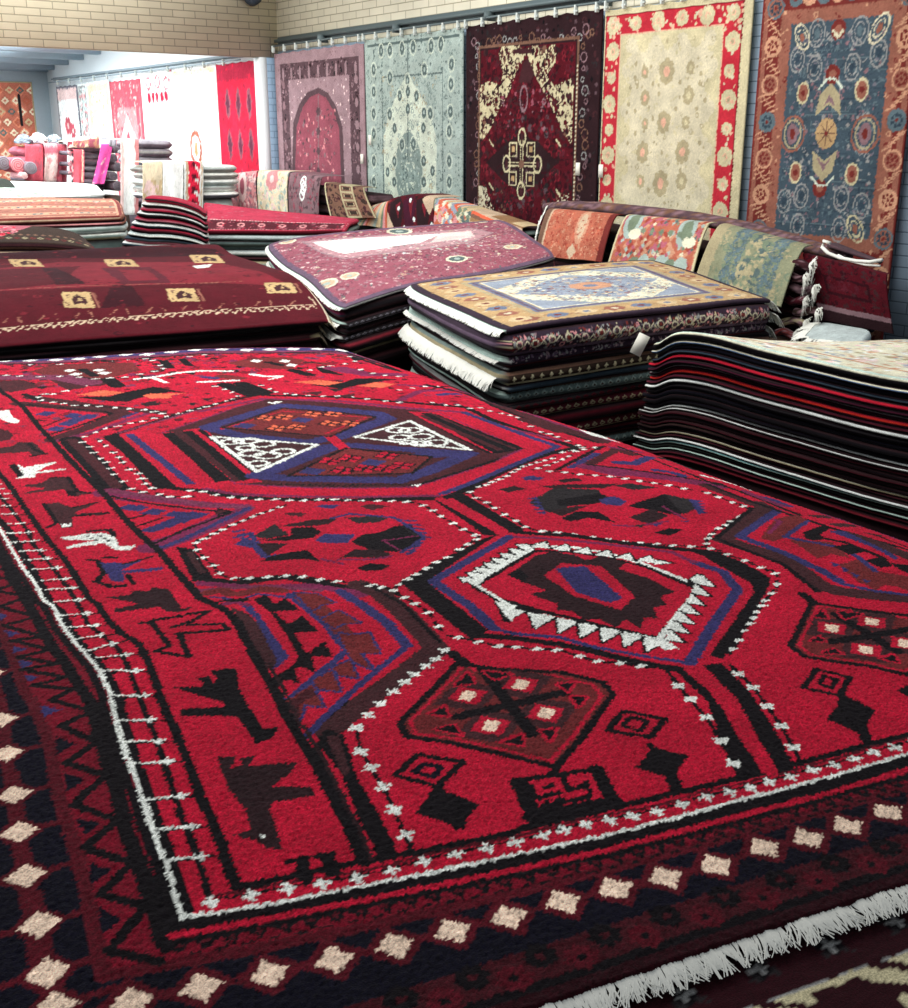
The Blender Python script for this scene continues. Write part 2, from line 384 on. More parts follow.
# front navy band
front = [(131,1000),(201,985),(269,971),(334,957),(395,943),(453,929),(509,915),(563,901),(616,889),(666,878),(716,866),(764,849),(808,840),(847,827),(888,813)]
fr = [uv(*p) for p in front]+[(.794+.063*k, -.146) for k in range(1, 13)]
for k, (u, v) in enumerate(fr):
    ML.dia(u, v, .033, .033, 'MRN'); ML.stroke([(u-.035, v), (u+.035, v)], .006, 'MRN')
    ML.star(u, v, .021, 'CRM', 4, .6, .05*((k*7)%3-1)); ML.dia(u, v, .019, .019, 'CRM')
# red seam between zigzag band and navy band
RSp = [(-6,600),(4,637),(15,661),(24,692),(31,700),(47,737),(54,773),(62,808),(70,832),(86,888),(95,939),(104,975),(150,966),(238,950),(370,923),(500,895),(600,871),(700,846),(800,819),(908,788),(1100,735)]
WLp = [(-30,500),(0,530),(11,548),(22,566),(35,583),(44,600),(53,606),(64,628),(77,645),(88,657),(99,670),(110,693),(117,725),(126,755),(132,768),(143,800),(156,838),(164,858),(176,895),(183,915)]
WLf = [(183,915),(230,908),(270,901),(400,876),(500,856),(600,836),(700,812),(740,801),(830,778),(908,754),(1100,700)]
# band between seam and white guard line
ML.poly(P(*RSp)+P(*(WLf[::-1]+WLp[::-1])), 'RDD')
line('MRN', .016, *RSp)
OBp = [(-16,530),(0,552),(11,577),(20,590),(35,615),(51,644),(68,668),(84,694),(92,705),(100,737),(110,770),(120,803),(130,839),(143,873),(158,918),(166,944)]
zz = [(92,712),(51,701),(73,690),(33,686),(66,678),(22,670),(57,664),(18,657),(50,650),(11,640),(44,637),(4,625),(37,616),(0,606),(28,596),(-6,590),(18,582),(-12,574),(10,566)]
zf = [(92,712),(61,727),(97,743),(66,764),(105,776),(73,805),(118,820),(85,847),(132,862),(101,893),(145,905),(109,949),(160,960)]
for t in ([(40,706),(62,711),(44,718)],[(56,737),(76,745),(57,756)],[(64,774),(86,780),(66,793)],[(75,818),(101,823),(85,836)],[(89,862),(112,869),(91,884)],[(98,906),(122,918),(101,933)],[(4,630),(22,633),(10,637)],[(13,646),(27,649),(13,654)],[(19,660),(35,663),(22,669)],[(24,675),(40,677),(29,683)],[(-4,612),(8,615),(0,620)]):
    poly('NVY' if t[0][1] < 735 else 'NV2', *t)
line('BLK', .011, *zz); line('BLK', .012, *zf)
line('BLK', .019, *OBp)
# front: dark triangles under the guard line
line('BLK', .012, (176,925),(233,919),(400,887),(500,868),(600,848),(700,823),(830,790),(908,766),(1100,712))
line('RED', .009, (172,934),(240,921),(400,890),(500,871),(600,851),(700,827),(830,794),(908,770),(1100,716))
fb = [(168,942),(240,928),(400,896),(500,877),(600,857),(700,833),(800,807),(908,777),(1100,722)]
line('BLK', .009, *fb)
b0 = np.array(P(*fb))
for k in range(70):
    u = -.01+k*.026; v = float(np.interp(u, b0[:,0], b0[:,1]))
    ML.poly([(u-.013, v), (u+.013, v), (u, v-.020)], 'BLK'); ML.dia(u, v-.006, .005, .004, 'MRN'); 
    ML.stroke([(u+.008, v-.022), (u+.018, v-.022)], .004, 'BLK')
line('BLK', .016, *[(x+8, y+(5 if i > 3 else 0)) for i, (x, y) in enumerate(WLp)][:-1], (186,922))
line('BLK', .012, *[(x-9, y) for x, y in WLp][:-1], (176,924))
line('BLK', .013, *[(x, y+5) for x, y in WLf])
# ladder
BLp = [(-14,455),(0,475),(13,491),(24,508),(37,526),(51,544),(66,561),(79,581),(90,599),(97,603),(108,620),(121,633),(139,644),(148,661),(156,683),(163,706),(170,720),(183,748),(194,777),(200,795),(214,822),(229,865),(236,885)]
MLp = [(-10,480),(0,497),(13,513),(29,533),(33,544),(55,570),(68,587),(81,609),(88,624),(117,648),(125,661),(132,677),(141,703),(152,729),(159,748),(170,781),(181,815),(190,835),(205,880),(211,902)]
line('BLK', .009, *MLp)
rungs = [((0,500),(8,500)),((0,507),(11,507)),((2,515),(18,515)),((7,525),(24,524)),((7,534),(29,533)),((11,543),(34,541)),((20,551),(42,550)),((24,560),(48,558)),((33,569),(57,567)),((40,580),(66,578)),((46,589),(73,587)),((53,601),(79,599)),((59,615),(87,613)),((68,627),(96,625)),((75,639),(101,635)),((88,651),(112,644)),((97,658),(126,655)),((100,671),(137,671)),((112,696),(145,696)),((118,721),(150,720)),((123,742),(159,741)),((132,764),(167,761)),((144,799),(181,795)),((155,828),(191,825)),((165,859),(202,854))]
for a, b in rungs:
    e = (b[0]+.55*(b[0]-a[0]), b[1]+.55*(b[1]-a[1])+1)
    line('BLK', .0045, (a[0], a[1]+2), e)
    line('WHT', .0045, a, b)
    if b[1] > 530: cross([b], .0065)
for k in range(6):
    line('WHT', .0045, (-30+5*k, 470+5*k), (-14+5*k, 470+5*k))
line('BLK', .0135, *BLp)
line('WHT', .0068, *WLp); line('WHT', .0062, *WLf)
# front row of crosses
L1 = [(236,885),(350,861),(430,847),(500,834),(530,825),(620,806),(690,790),(740,779),(800,764),(908,735),(1100,684)]
line('BLK', .012, *L1)
crs = [(211,900),(251,893),(287,886),(322,881),(357,875),(391,868),(423,859),(457,852),(487,846),(516,841),(543,834),(565,829),(586,824),(610,820),(633,816),(657,812),(682,805),(706,798),(730,793),(750,789),(769,783),(791,778),(813,771),(835,766),(855,760),(874,753),(895,748),(916,742),(938,736),(960,731)]
line('BLK', .004, *[(x, y-2) for x, y in crs]); line('MRN', .005, *[(x, y-6) for x, y in crs])
cross(crs, .0072)
# ---- right and far borders (mirror of the left, mostly outside or at grazing view)
RV = [(1.575,-.3),(1.575,.6),(1.545,.95),(1.50,1.25),(1.475,1.5),(1.445,1.86),(1.40,2.2),(1.335,2.5),(1.32,2.75),(1.30,2.92),(1.2,3.5)]
def right(v): return float(np.interp(v, [b for a, b in RV], [a for a, b in RV]))
vs = np.linspace(-.2, 3.5, 50)
ML.stroke([(right(v)-.012, v) for v in vs], .03, 'PUR')
ML.stroke([(right(v)-.004, v) for v in vs if v < 1.1], .008, 'WHT')
# ================================================================== field
# bold field line beside the animals
FLp = [(-25,366),(1,392),(22,406),(40,428),(51,439),(66,457),(88,480),(106,497),(123,517),(141,535),(159,550),(174,568),(192,588),(200,598),(224,609),(237,622),(248,644),(261,666),(275,690),(288,717),(301,737),(317,762),(332,792),(347,819),(364,860)]
# ---- first half lozenge (far left)
line('BRN', .05, (18,404),(110,412),(123,414),(88,428),(53,440)); line('PUR', .022, (35,401),(130,409),(150,413),(95,432),(54,442)); line('BLK', .012, (22,405),(105,412),(112,414),(80,426),(45,436))
line('NVY', .016, (137,413),(123,418)); line('BRN', .045, (30,398),(90,406),(143,411),(160,413))
line('BLK', .02, (24,395),(42,402))
for p in [(46,414),(73,416),(89,417),(77,420),(68,424),(56,429)]:
    u, v = uv(*p); ML.dia(u, v, .03, .035, 'NVY')
line('BLK', .012, (36,420),(45,421)); line('BLK', .008, (40,428),(66,418))
# brown bar pair under it
line('BLK', .058, (70,440),(116,490)); line('BRN', .034, (71,441),(115,488)); line('BLK', .016, (64,442),(108,490))
# ---- second half lozenge
line('PUR', .06, (106,494),(141,499),(200,506),(240,508),(224,518),(180,537),(152,547)); line('RED', .012, (106,497),(141,502),(200,508),(232,509)); line('MAU', .022, (108,492),(150,497),(210,505),(250,507))
line('BLK', .010, (104,496),(141,503),(206,510),(231,512),(180,531),(152,544))
tp('BLK', 180, 460, (160,245),(175,215),(240,230),(170,250)); tp('BRN', 180, 460, (170,225),(220,228),(165,245))
for p, r in [((130,508),.03),((138,509),.025),((154,512),.03),((176,514),.028),((194,515),.034),((181,519),.034),((167,524),.03),((152,529),.026),((160,527),.02)]:
    u, v = uv(*p); ML.dia(u, v, r, r*.8, 'NVY')
line('BLK', .010, (130,519),(145,515)); line('BLK', .008, (137,526),(161,518))
line('NVY', .016, (248,508),(180,540),(160,547))
# ---- first large hexagon
H1o = [(107,438),(200,408),(255,395),(340,398),(420,404),(466,407),(492,419),(541,435),(576,447),(543,455),(510,468),(484,481),(451,497),(437,499),(360,500),(300,499),(240,497),(200,491),(172,489)]
H1i = [(130,436),(200,414),(262,399),(330,402),(400,408),(464,412),(495,423),(532,437),(558,446),(510,466),(466,485),(442,494),(360,496),(300,495),(235,493),(192,484)]
line('BLK', .022, *H1o, H1o[0]); poly('BLK', (107,438),(119,436),(177,488),(156,490)); poly('BLK', (451,497),(437,499),(520,465),(576,447),(540,452))
line('PUR', .02, (200,412),(262,399),(340,402),(400,408),(464,412)); line('NVY', .022, (130,436),(158,459),(190,484)); line('NVY', .020, (464,412),(495,423),(532,437),(558,446),(510,466),(466,485),(442,494)); line('PUR', .016, (437,496),(360,497),(300,496),(235,494),(205,489)); line('MAU', .012, (119,434),(200,410))
# inner ring
RI = [(163,434),(200,421),(235,408),(268,399),(330,403),(385,408),(437,412),(523,448),(497,460),(466,471),(415,487),(360,488),(300,487),(237,484)]
poly('BRN', *RI)
line('PUR', .008, *RI, RI[0])
poly('RED', (163,434),(205,429),(262,482),(237,484)); poly('RED', (409,412),(437,412),(523,448),(488,453))
poly('BLK', (162,435),(172,433),(232,481),(216,483)); poly('BRN', (173,434),(184,432),(246,481),(234,482)); poly('BLK', (183,433),(192,432),(252,479),(240,481)); line('BLK', .013, (200,431),(258,476)); poly('BRN', (168,431),(186,430),(182,436))
poly('BLK', (420,413),(437,414),(526,448),(495,453)); line('BRN', .018, (423,416),(500,449)); line('BLK', .015, (409,414),(488,452)); line('BRN', .010, (430,413),(515,448))
MI = [(205,430),(281,404),(330,408),(385,413),(412,414),(486,452),(466,462),(430,477),(400,484),(300,484),(258,479)]
poly('BRN', *MI)
for k in range(26):                                          # fine dark flecks of the wide brown band
    t = k/25; line('BLK', .006, (265+t*150, 485.5-1*math.sin(t*9)), (269+t*150, 484)); line('BLK', .006, (420+t*75, 485-t*24), (424+t*75, 482-t*24))
line('NVY', .05, (208,428),(281,406),(376,414),(388,419),(330,438),(310,443),(240,437),(208,429))
line('NVY', .05, (255,476),(290,478),(400,480),(430,470),(468,453),(420,455)); line('NVY', .06, (262,474),(330,447))
line('NVY', .05, (340,437),(388,419)); line('NVY', .045, (350,445),(470,453))
line('RED', .03, (330,437),(344,448)); line('RED', .014, (222,430),(276,411))
poly('BRR', (222,429),(281,409),(376,417),(330,437)); line('BLK', .010, (222,429),(281,409),(376,417),(330,437),(222,429)); line('RED', .007, (230,428),(282,412),(366,418),(326,434))
poly('BRR', (288,476),(346,448),(432,456),(412,473)); line('BLK', .010, (288,476),(346,448),(432,456),(412,473),(288,476))
def blossom(p, r=.03):
    u, v = uv(*p); ML.star(u, v, r*1.25, 'BLK', 4, .7); 
    for dx, dy in ((-1,0),(1,0),(0,-1.2),(0,1.2)): ML.dia(u+dx*r*.55, v+dy*r*.6, r*.42, r*.5, 'ORG' if p[1] < 440 else 'RED')
for p in [(266,419),(284,418),(312,415),(333,415),(277,429),(296,428),(330,424),(350,424)]: blossom(p)
for p in [(330,461),(350,458),(387,455),(343,470),(365,468),(402,465),(385,468)]: blossom(p, .032)
for p in [(302,421),(373,462),(312,471),(245,427)]:
    u, v = uv(*p); ML.dia(u, v, .035, .035, 'NVY')
def wtri(a, b, c):
    poly('DR2', a, b, c); line('WHT', .013, a, b, c, a)
wtri((211,438),(317,445),(257,472)); wtri((355,437),(410,421),(470,449))
for p, r in [((232,443),.028),((247,442),.03),((263,445),.03),((252,454),.03),((268,456),.032),((283,452),.028),((258,464),.025),((246,449),.022)]:
    u, v = uv(*p); ML.ring(u, v, r, 'WHT', .011, r*.9)
for p, r in [((398,430),.03),((411,430),.03),((421,436),.03),((400,437),.026),((436,442),.03),((421,443),.026),((408,442),.02)]:
    u, v = uv(*p); ML.ring(u, v, r, 'WHT', .010, r*.9)
poly('WHT', (412,485),(422,484),(418,487)); poly('WHT', (268,403),(283,402),(274,405))
# ---- far left cell with orange bird
FRED = 'RED'
poly('ORG', (76,396),(103,391),(125,393),(106,397)); poly('ORG', (141,396),(150,394),(189,393),(170,395),(172,398),(152,399))
poly('BLK', (74,398),(110,397),(125,393),(154,387),(189,393),(170,392),(141,398),(128,402),(110,402)); poly('DRK', (140,404),(155,401),(161,405),(146,407)); poly('DRK', (185,404),(196,402),(194,406))
poly('ORG', (80,396),(103,391),(124,393),(104,396)); poly('ORG', (142,396),(150,394),(186,393),(168,396),(170,398),(152,398))
dots([(85,387),(66,392),(53,395),(45,395),(39,398),(42,401),(53,403),(64,404),(75,406),(87,406),(99,407),(115,408),(130,409),(145,410),(155,412),(162,414)], .011)
dots([(86,437),(96,433),(106,429),(118,427),(130,424),(142,422),(154,419),(166,417),(178,414),(190,411),(200,409)], .010)
dots([(82,443),(90,448),(95,454),(101,460),(106,464),(110,470),(114,476),(122,483),(131,490),(143,493)], .010)
dots([(100,442),(106,447),(114,454),(119,459),(123,464),(130,471),(139,475),(142,480),(146,485),(152,489),(160,495),(170,497),(187,497)], .010)
dots([(190,491),(203,492),(216,495),(232,497),(244,498),(259,499),(275,499),(289,500),(304,500),(319,499),(334,499),(347,500),(363,500),(378,501),(392,501),(407,502)], .010)
# cells above the hexagon
line('BLK', .05, (224,384),(253,395)); line('BLK', .05, (241,383),(266,393)); line('BLK', .012, (253,395),(230,401),(200,410))
dots([(215,386),(225,389),(232,392),(238,396),(233,399),(226,401),(216,404),(206,407)], .010)
poly('DRK', (200,399),(216,397),(208,401))
dots([(262,385),(270,389),(276,392),(285,394),(295,395),(308,396),(323,397),(337,397),(352,398),(367,400),(385,402),(400,403)], .010)
poly('BLK', (288,382),(310,385),(343,383),(356,379),(398,380),(358,386),(341,390),(317,386)); poly('ORG', (293,382),(317,380),(342,383),(328,386)); poly('ORG', (358,387),(376,383),(396,385),(382,389))
poly('BRN', (301,393),(323,392),(318,396)); poly('BRN', (336,396),(356,395),(350,399)); poly('DRK', (328,389),(345,390),(335,393))
line('WHT', .022, (136,380),(152,378),(180,373),(200,371),(231,371)); line('WHT', .018, (152,378),(166,383)); line('WHT', .022, (200,382),(237,380)); line('WHT', .022, (251,374),(266,376),(281,376))
line('WHT', .012, (270,379),(283,376)); line('BRR', .05, (222,376),(240,378)); line('NVY', .03, (204,377),(216,378)); line('BLK', .04, (292,370),(310,375))
# far row of cells
poly('BRR', (32,371),(55,364),(132,363),(141,371),(99,382),(44,376)); line('BLK', .03, (82,370),(95,377))
poly('BRR', (226,363),(250,359),(284,357),(306,360),(290,369),(244,367)); line('BLK', .03, (268,362),(281,365))
for p in [(70,371),(99,371),(76,375),(104,374),(256,361),(285,361),(292,365)]:
    u, v = uv(*p); ML.dia(u, v, .022, .03, 'WHT')
poly('BLK', (158,361),(168,361),(176,369),(165,369)); poly('BLK', (177,359),(185,359),(196,367),(185,366)); poly('BLK', (343,352),(358,353),(365,359),(355,361)); poly('BLK', (315,367),(322,367),(338,375),(322,373))
line('BRN', .07, (62,380),(75,388)); line('BRN', .07, (80,380),(96,385)); line('BRN', .06, (16,382),(28,388)); line('BRN', .1, (0,384),(14,389)); line('BLK', .05, (108,380),(118,387)); line('MAU', .08, (0,377),(60,378),(90,384))
dots([(152,361),(160,366),(164,369),(155,372),(140,375),(125,378),(110,379),(95,380),(80,378),(60,377),(40,377),(20,376),(6,375)], .012); dots([(341,352),(350,356),(355,361),(345,364),(330,366),(322,367),(310,370)], .012); dots([(8,362),(30,364),(60,364),(90,363),(113,361),(128,360),(146,359)], .011); dots([(190,357),(205,355),(220,354),(240,352),(262,351),(285,352)], .011)
tl('PUR', .06, 200, 340, (640,130),(760,160),(908,160)); tl('PUR', .05, 200, 340, (590,130),(700,150)); tl('BLK', .02, 200, 340, (750,90),(860,130),(908,140)); tl('BLK', .02, 200, 340, (560,135),(640,160)); dots([(360,370),(372,374),(385,376),(398,377)], .011)
keep = ML.a.copy()
ML.speck((-.55, 2.75, 1.35, 3.42), 900, ['BRR','MAU','BRN','PUR','RDD','BLK'], .008, .024, 5); ML.speck((-.3, 2.0, 1.45, 2.8), 420, ['RDD','MRN','MAU'], .006, .016, 6)
ML.a[keep != PID['RED']] = keep[keep != PID['RED']]
# far purple guard with white lozenges
fp = [(-40,359),(0,357.5),(30,357),(60,356.5),(100,354),(147,352),(195,348),(247,348),(293,348),(340,347.5),(372,350),(395,355)]
line('MAU', .24, *fp); line('NVY', .07, *[(x+8, y+1.2) for x, y in fp])
for p in [(5,358.5),(30,358.8),(56,358.8),(79,358),(100,355.6),(125,353.6),(147,354),(171,351.5),(195,349),(222,349),(247,350),(270,349.5),(293,349),(318,348.5),(342,348.5),(362,349.5)]:
    u, v = uv(*p); ML.dia(u, v, .030, .036, 'WHT')
line('BLK', .02, (-20,363),(40,363),(110,361),(200,354),(300,353),(345,351),(380,362),(400,371))
# ---- second cell (red, black bird medallion)
line('BLK', .024, (213,580),(235,583),(286,577),(310,582),(340,587),(372,590),(392,594)); poly('BLK', (176,546),(193,548),(216,581),(193,581)); poly('DR2', (186,552),(192,551),(206,572),(200,574))
poly('BLK', (430,497),(444,498),(499,536),(484,536)); poly('BLK', (498,535),(484,539),(401,583),(412,592)); line('RED', .022, (440,499),(505,535))
poly('BLK', (448,496),(463,494),(525,530),(512,533)); line('BLK', .014, (360,499),(430,498)); line('BLK', .018, (512,532),(540,534),(573,535)); 
dots([(407,502),(423,506),(432,511),(441,517),(453,524),(463,530),(475,536),(477,540),(468,545),(460,550),(448,558),(437,563),(427,569),(417,575),(407,580),(400,585)], .0095)
dots([(279,507),(270,510),(261,513),(253,516),(244,520),(233,524),(223,529),(213,533),(204,538),(196,542),(197,549),(204,557),(213,565),(220,573),(234,578),(250,578),(267,577),(285,576),(303,577),(320,580),(337,582),(355,584),(372,586)], .0095)
tl('NVY', .012, 180, 460, (250,350),(320,330),(330,350),(400,440),(440,430)); tp('NVY', 180, 460, (250,380),(290,350),(345,365),(410,440),(370,445),(330,400)); tp('CHR', 180, 460, (330,345),(425,288),(500,340),(440,360))
for k in range(4): tl('NVY', .010, 180, 460, (245+18*k,382+16*k-60),(290+18*k,375+18*k-60))
tp('BLK', 180, 460, (340,362),(500,335),(505,305),(600,303),(640,325),(605,352),(470,368)); tp('DRK', 180, 460, (345,375),(490,378),(400,435)); tl('RED', .005, 180, 460, (345,366),(505,340),(470,305)); 
tp('DRK', 180, 460, (450,300),(520,285),(600,270),(720,265),(660,295),(560,300)); tp('NVY', 180, 460, (610,365),(660,335),(800,340),(760,380),(650,378))
tp('BLK', 180, 460, (775,375),(830,340),(908,330),(985,300),(1050,300),(1100,355),(1060,400),(1000,420),(940,420),(860,410)); tp('CHR', 360, 460, (170,290),(250,340),(290,355),(245,345)); tp('BLK', 360, 460, (130,375),(250,350),(260,380),(190,420)); tl('PUR', .006, 360, 460, (200,425),(105,370),(290,345)); tl('NVY', .008, 360, 460, (170,270),(290,355),(190,425))
for k in range(5): tl('NVY', .009, 360, 460, (205+18*k,278+18*k),(255+15*k,280+19*k)); tl('NVY', .008, 360, 460, (215+12*k,430-14*k),(245+12*k,420-14*k))
tp('BLK', 180, 460, (370,460),(400,440),(470,422),(580,410),(640,465),(560,450),(455,456)); tp('DRK', 180, 460, (720,450),(790,410),(900,410),(960,430),(940,450),(800,445)); tl('PUR', .008, 180, 460, (720,455),(860,455),(960,440)); tl('PUR', .008, 180, 460, (640,450),(740,475))
tp('BRN', 180, 460, (470,245),(500,235),(580,240),(545,256)); tp('NVY', 180, 460, (610,212),(650,200),(730,203),(690,220)); tp('BRN', 360, 460, (0,210),(60,200),(130,212),(50,230)); tp('CHR', 180, 460, (750,262),(880,255),(950,268),(900,285),(810,290)); tl('NVY', .010, 180, 460, (690,265),(760,245),(960,262),(1000,275))
tp('BLK', 360, 460, (-10,495),(40,472),(140,480),(100,505),(20,508))
# ---- fourth cell (right of the large hexagon)
dots([(470,492),(476,498),(486,503),(494,508),(505,515),(516,521),(526,527),(542,531),(558,532),(574,534),(592,536),(607,538),(624,540),(639,541),(657,542),(673,543),(691,544),(711,546),(727,552),(745,558),(761,565),(775,571),(777,582),(772,591),(765,599),(761,604),(756,610),(753,616),(749,622),(743,629),(738,639),(732,648)], .0095)
dots([(470,492),(479,487),(486,485),(492,482),(499,479),(506,476),(512,472),(518,469),(524,466),(531,464),(537,462),(545,460),(552,458),(562,452),(573,450),(582,447)], .0095)
dots([(432,403),(446,405),(458,405),(470,408),(480,407),(490,410),(502,412),(510,414),(517,416),(524,420),(531,425),(541,431),(549,433),(557,436),(568,440),(578,445)], .0095)
dots([(538,468),(547,465),(555,462),(563,459),(569,456),(575,451),(584,449),(595,447)], .0095)
dots([(550,471),(565,472),(580,474),(595,475),(610,476),(625,478),(640,480),(654,482),(669,484),(684,487),(708,491),(719,495),(733,500),(744,504),(750,508),(744,512),(739,515),(731,519),(726,523),(719,526),(712,532),(708,536),(707,541)], .0095)
Z = (454, 330); 
def zp(c, *pts): tp(c, 454, 330, *pts, s=2.)
zp('CHR', (150,345),(200,315),(290,318),(300,335),(240,350),(190,365)); zp('DRK', (165,312),(235,308),(330,306),(300,315),(200,316)); zp('BLK', (205,340),(290,325),(320,335),(280,347),(210,352)); zp('DRK', (190,362),(240,352),(270,350),(215,372))
zp('NVY', (290,337),(320,331),(345,340),(332,350),(296,346)); zp('BLK', (345,350),(420,325),(482,345),(450,368),(400,358)); zp('CHR', (420,325),(470,335),(490,350),(460,366)); zp('BLK', (212,376),(245,362),(290,362),(325,383),(270,374),(235,382)); zp('DRK', (350,372),(395,355),(430,368),(390,385))
zp('BLK', (400,402),(430,392),(460,395),(430,407)); zp('DRK', (85,320),(120,312),(145,318),(110,325)); zp('NVY', (135,295),(155,291),(180,295),(170,300),(142,300)); zp('CHR', (320,310),(350,305),(410,313),(360,318)); zp('DRK', (200,300),(240,295),(260,300),(220,305))
for k in range(5): zp('NVY', (145+4*k,338+7*k),(165+4*k,334+7*k),(170+4*k,340+7*k)); zp('NVY', (470+5*k,335+5*k),(500+2*k,338+6*k),(475+3*k,345+5*k))
tl('PUR', .007, 540, 440, (560,295),(660,350)); tl('PUR', .008, 540, 440, (330,380),(420,385),(580,360)); tp('NVY', 540, 440, (495,375),(550,370),(530,385)); tp('NVY', 540, 440, (640,360),(690,355),(660,365)); tp('CHR', 540, 440, (420,380),(480,375),(460,392))
# ---- white serrated hexagon
H3 = [(510,537),(433,582),(470,606),(494,628),(514,633),(558,636),(595,646),(650,656),(690,662),(702,641),(716,619),(738,588),(723,569),(694,560),(672,550),(628,545),(573,540),(540,538)]
B3l = [(415,586),(475,635),(515,637),(558,643),(584,648),(628,659),(663,666),(690,670)]
line('BLK', .020, *B3l); poly('BLK', (401,584),(424,580),(488,630),(472,640)); line('BLK', .020, (573,535),(628,542),(694,548),(716,555),(740,563))
poly('BLK', (690,545),(716,549),(739,558),(771,575),(767,590),(723,658),(709,655),(754,590),(751,581),(725,566),(700,552)); line('RED', .010, (516,634),(558,639))
line('NVY', .021, *H3[:4]); line('NVY', .011, *H3[3:9]); line('NVY', .02, *H3[8:14]); line('PUR', .012, *H3[13:], H3[0]); line('NVY', .014, (510,537),(433,582))
IN = [(486,579),(534,549),(569,549),(600,553),(640,562),(697,588),(661,636),(604,625),(544,612),(500,600),(474,585)]
# serration: dark rim first, then white
poly('BLK', (464,582),(476,589),(487,581),(535,551),(535,546),(526,543),(470,572))
poly('WHT', (466,581),(476,587),(486,579),(534,550),(528,545),(472,572)); teeth((464,583),(531,545),8,(-10,-3),'WHT')
line('BLK', .011, (486,580),(535,551),(570,551),(601,555),(640,564)); line('WHT', .011, (530,547),(569,546),(604,551),(640,561)); teeth((530,546),(656,561),6,(5,-6),'WHT', wd=.9); poly('BLK', (656,556),(676,561),(660,563)); poly('WHT', (652,557),(673,561),(655,562))
line('BLK', .016, (640,562),(700,587)); line('WHT', .009, (640,560),(698,583))
poly('BLK', (686,578),(697,571),(705,574),(698,590),(664,638),(655,636),(696,588)); poly('WHT', (690,577),(697,572),(703,574),(697,588),(664,637),(657,635),(697,584)); teeth((701,572),(665,638),7,(17,8),'WHT')
line('BLK', .012, (660,637),(604,625),(544,611),(503,600)); line('WHT', .013, (663,639),(604,628),(544,615),(500,604)); teeth((665,640),(556,617),5,(-8,13),'WHT', wd=.95); teeth((556,617),(497,603),2,(-6,14),'WHT', wd=.95)
poly('WHT', (660,634),(679,648),(664,648),(652,638)); line('BLK', .014, (476,588),(512,606),(540,612)); line('WHT', .008, (474,584),(513,607)); poly('BLK', (492,599),(515,606),(510,624)); poly('WHT', (494,601),(516,605),(512,622))
zp('DRK', (105,490),(130,475),(165,450),(200,443),(240,448),(262,458),(300,450),(345,462),(332,475),(385,490),(442,520),(412,530),(427,545),(400,553),(408,573),(382,572),(372,595),(345,575),(322,592),(290,575),(262,578),(235,560),(205,558),(205,545),(150,528),(185,520),(140,505))
zp('BLK', (105,490),(130,478),(150,492),(140,505)); zp('RED', (180,490),(215,465),(295,470),(362,530),(335,557),(240,530)); zp('NVY', (203,475),(262,470),(338,533),(312,543),(245,523))
zp('RED', (345,462),(400,478),(380,490),(330,474)); 
# ---- small half lozenges near the far right edge
line('BRN', .06, (455,380),(503,405),(554,424),(600,439)); line('BLK', .014, (452,382),(500,407),(552,427),(596,441)); line('PUR', .02, (460,378),(510,401),(560,421),(610,437))
line('BLK', .012, (400,366),(440,380),(452,383),(422,393),(400,398)); line('PUR', .03, (400,401),(420,392),(470,388),(500,400)); line('NVY', .03, (440,395),(458,393)); line('PUR', .022, (400,386),(440,387)); dots([(400,391),(412,389),(425,387),(437,386)], .009); line('BLK', .02, (425,385),(470,392),(515,404)); line('WHT', .012, (485,392),(512,395))
line('MAU', .05, (420,362),(480,380),(540,400),(610,425)); 
poly('WHT', (578,425),(612,428),(606,433),(622,438),(592,433)); line('BRN', .04, (524,418),(560,430)); line('PUR', .014, (520,430),(560,440))
line('BRN', .03, (586,466),(617,448),(632,453)); line('NVY', .02, (571,467),(597,453)); line('PUR', .045, (586,466),(628,472),(680,478),(718,483)); line('BLK', .010, (588,464),(640,470),(716,480)); line('PUR', .02, (612,446),(640,449)); line('BLK', .010, (617,444),(663,461),(718,482))
line('NVY', .03, (617,462),(634,463),(650,455)); line('NVY', .022, (655,469),(664,470)); line('NVY', .022, (672,471),(684,474)); line('CHR', .03, (663,453),(681,455),(692,462)); line('WHT', .012, (702,471),(740,477),(752,481)); line('WHT', .012, (712,466),(735,469)); line('BRN', .03, (705,483),(740,496),(752,501)); line('BLK', .012, (716,479),(760,495),(800,512))
line('PUR', .02, (596,470),(622,475)); line('BLK', .014, (556,470),(590,452),(604,445))
# ---- right half lozenge
line('DR2', .042, (758,501),(766,505),(723,537),(785,557),(822,585),(840,590),(866,594),(930,600)); line('BLK', .012, (752,506),(716,536),(783,562),(818,590)); line('BRN', .014, (746,498),(764,503))
line('NVY', .021, (778,508),(740,534),(785,551),(818,567),(840,580)); line('NVY', .012, (840,582),(875,590),(930,598)); line('BLK', .012, (708,482),(752,499),(785,510),(840,528),(930,553))
R4 = (708, 460)
tp('BRR', *R4, (270,300),(310,255),(410,235),(455,265),(400,300),(350,345),(300,360),(240,345)); tp('BRR', *R4, (370,352),(560,365),(650,440),(560,420),(500,440)); tp('BRR', *R4, (590,470),(680,445),(770,500),(908,525),(960,560),(908,595),(860,570),(800,565),(760,590),(720,560),(690,555))
tl('NVY', .012, *R4, (455,265),(350,340),(600,390),(690,440),(760,500)); tl('PUR', .010, *R4, (300,260),(330,270),(280,320)); 
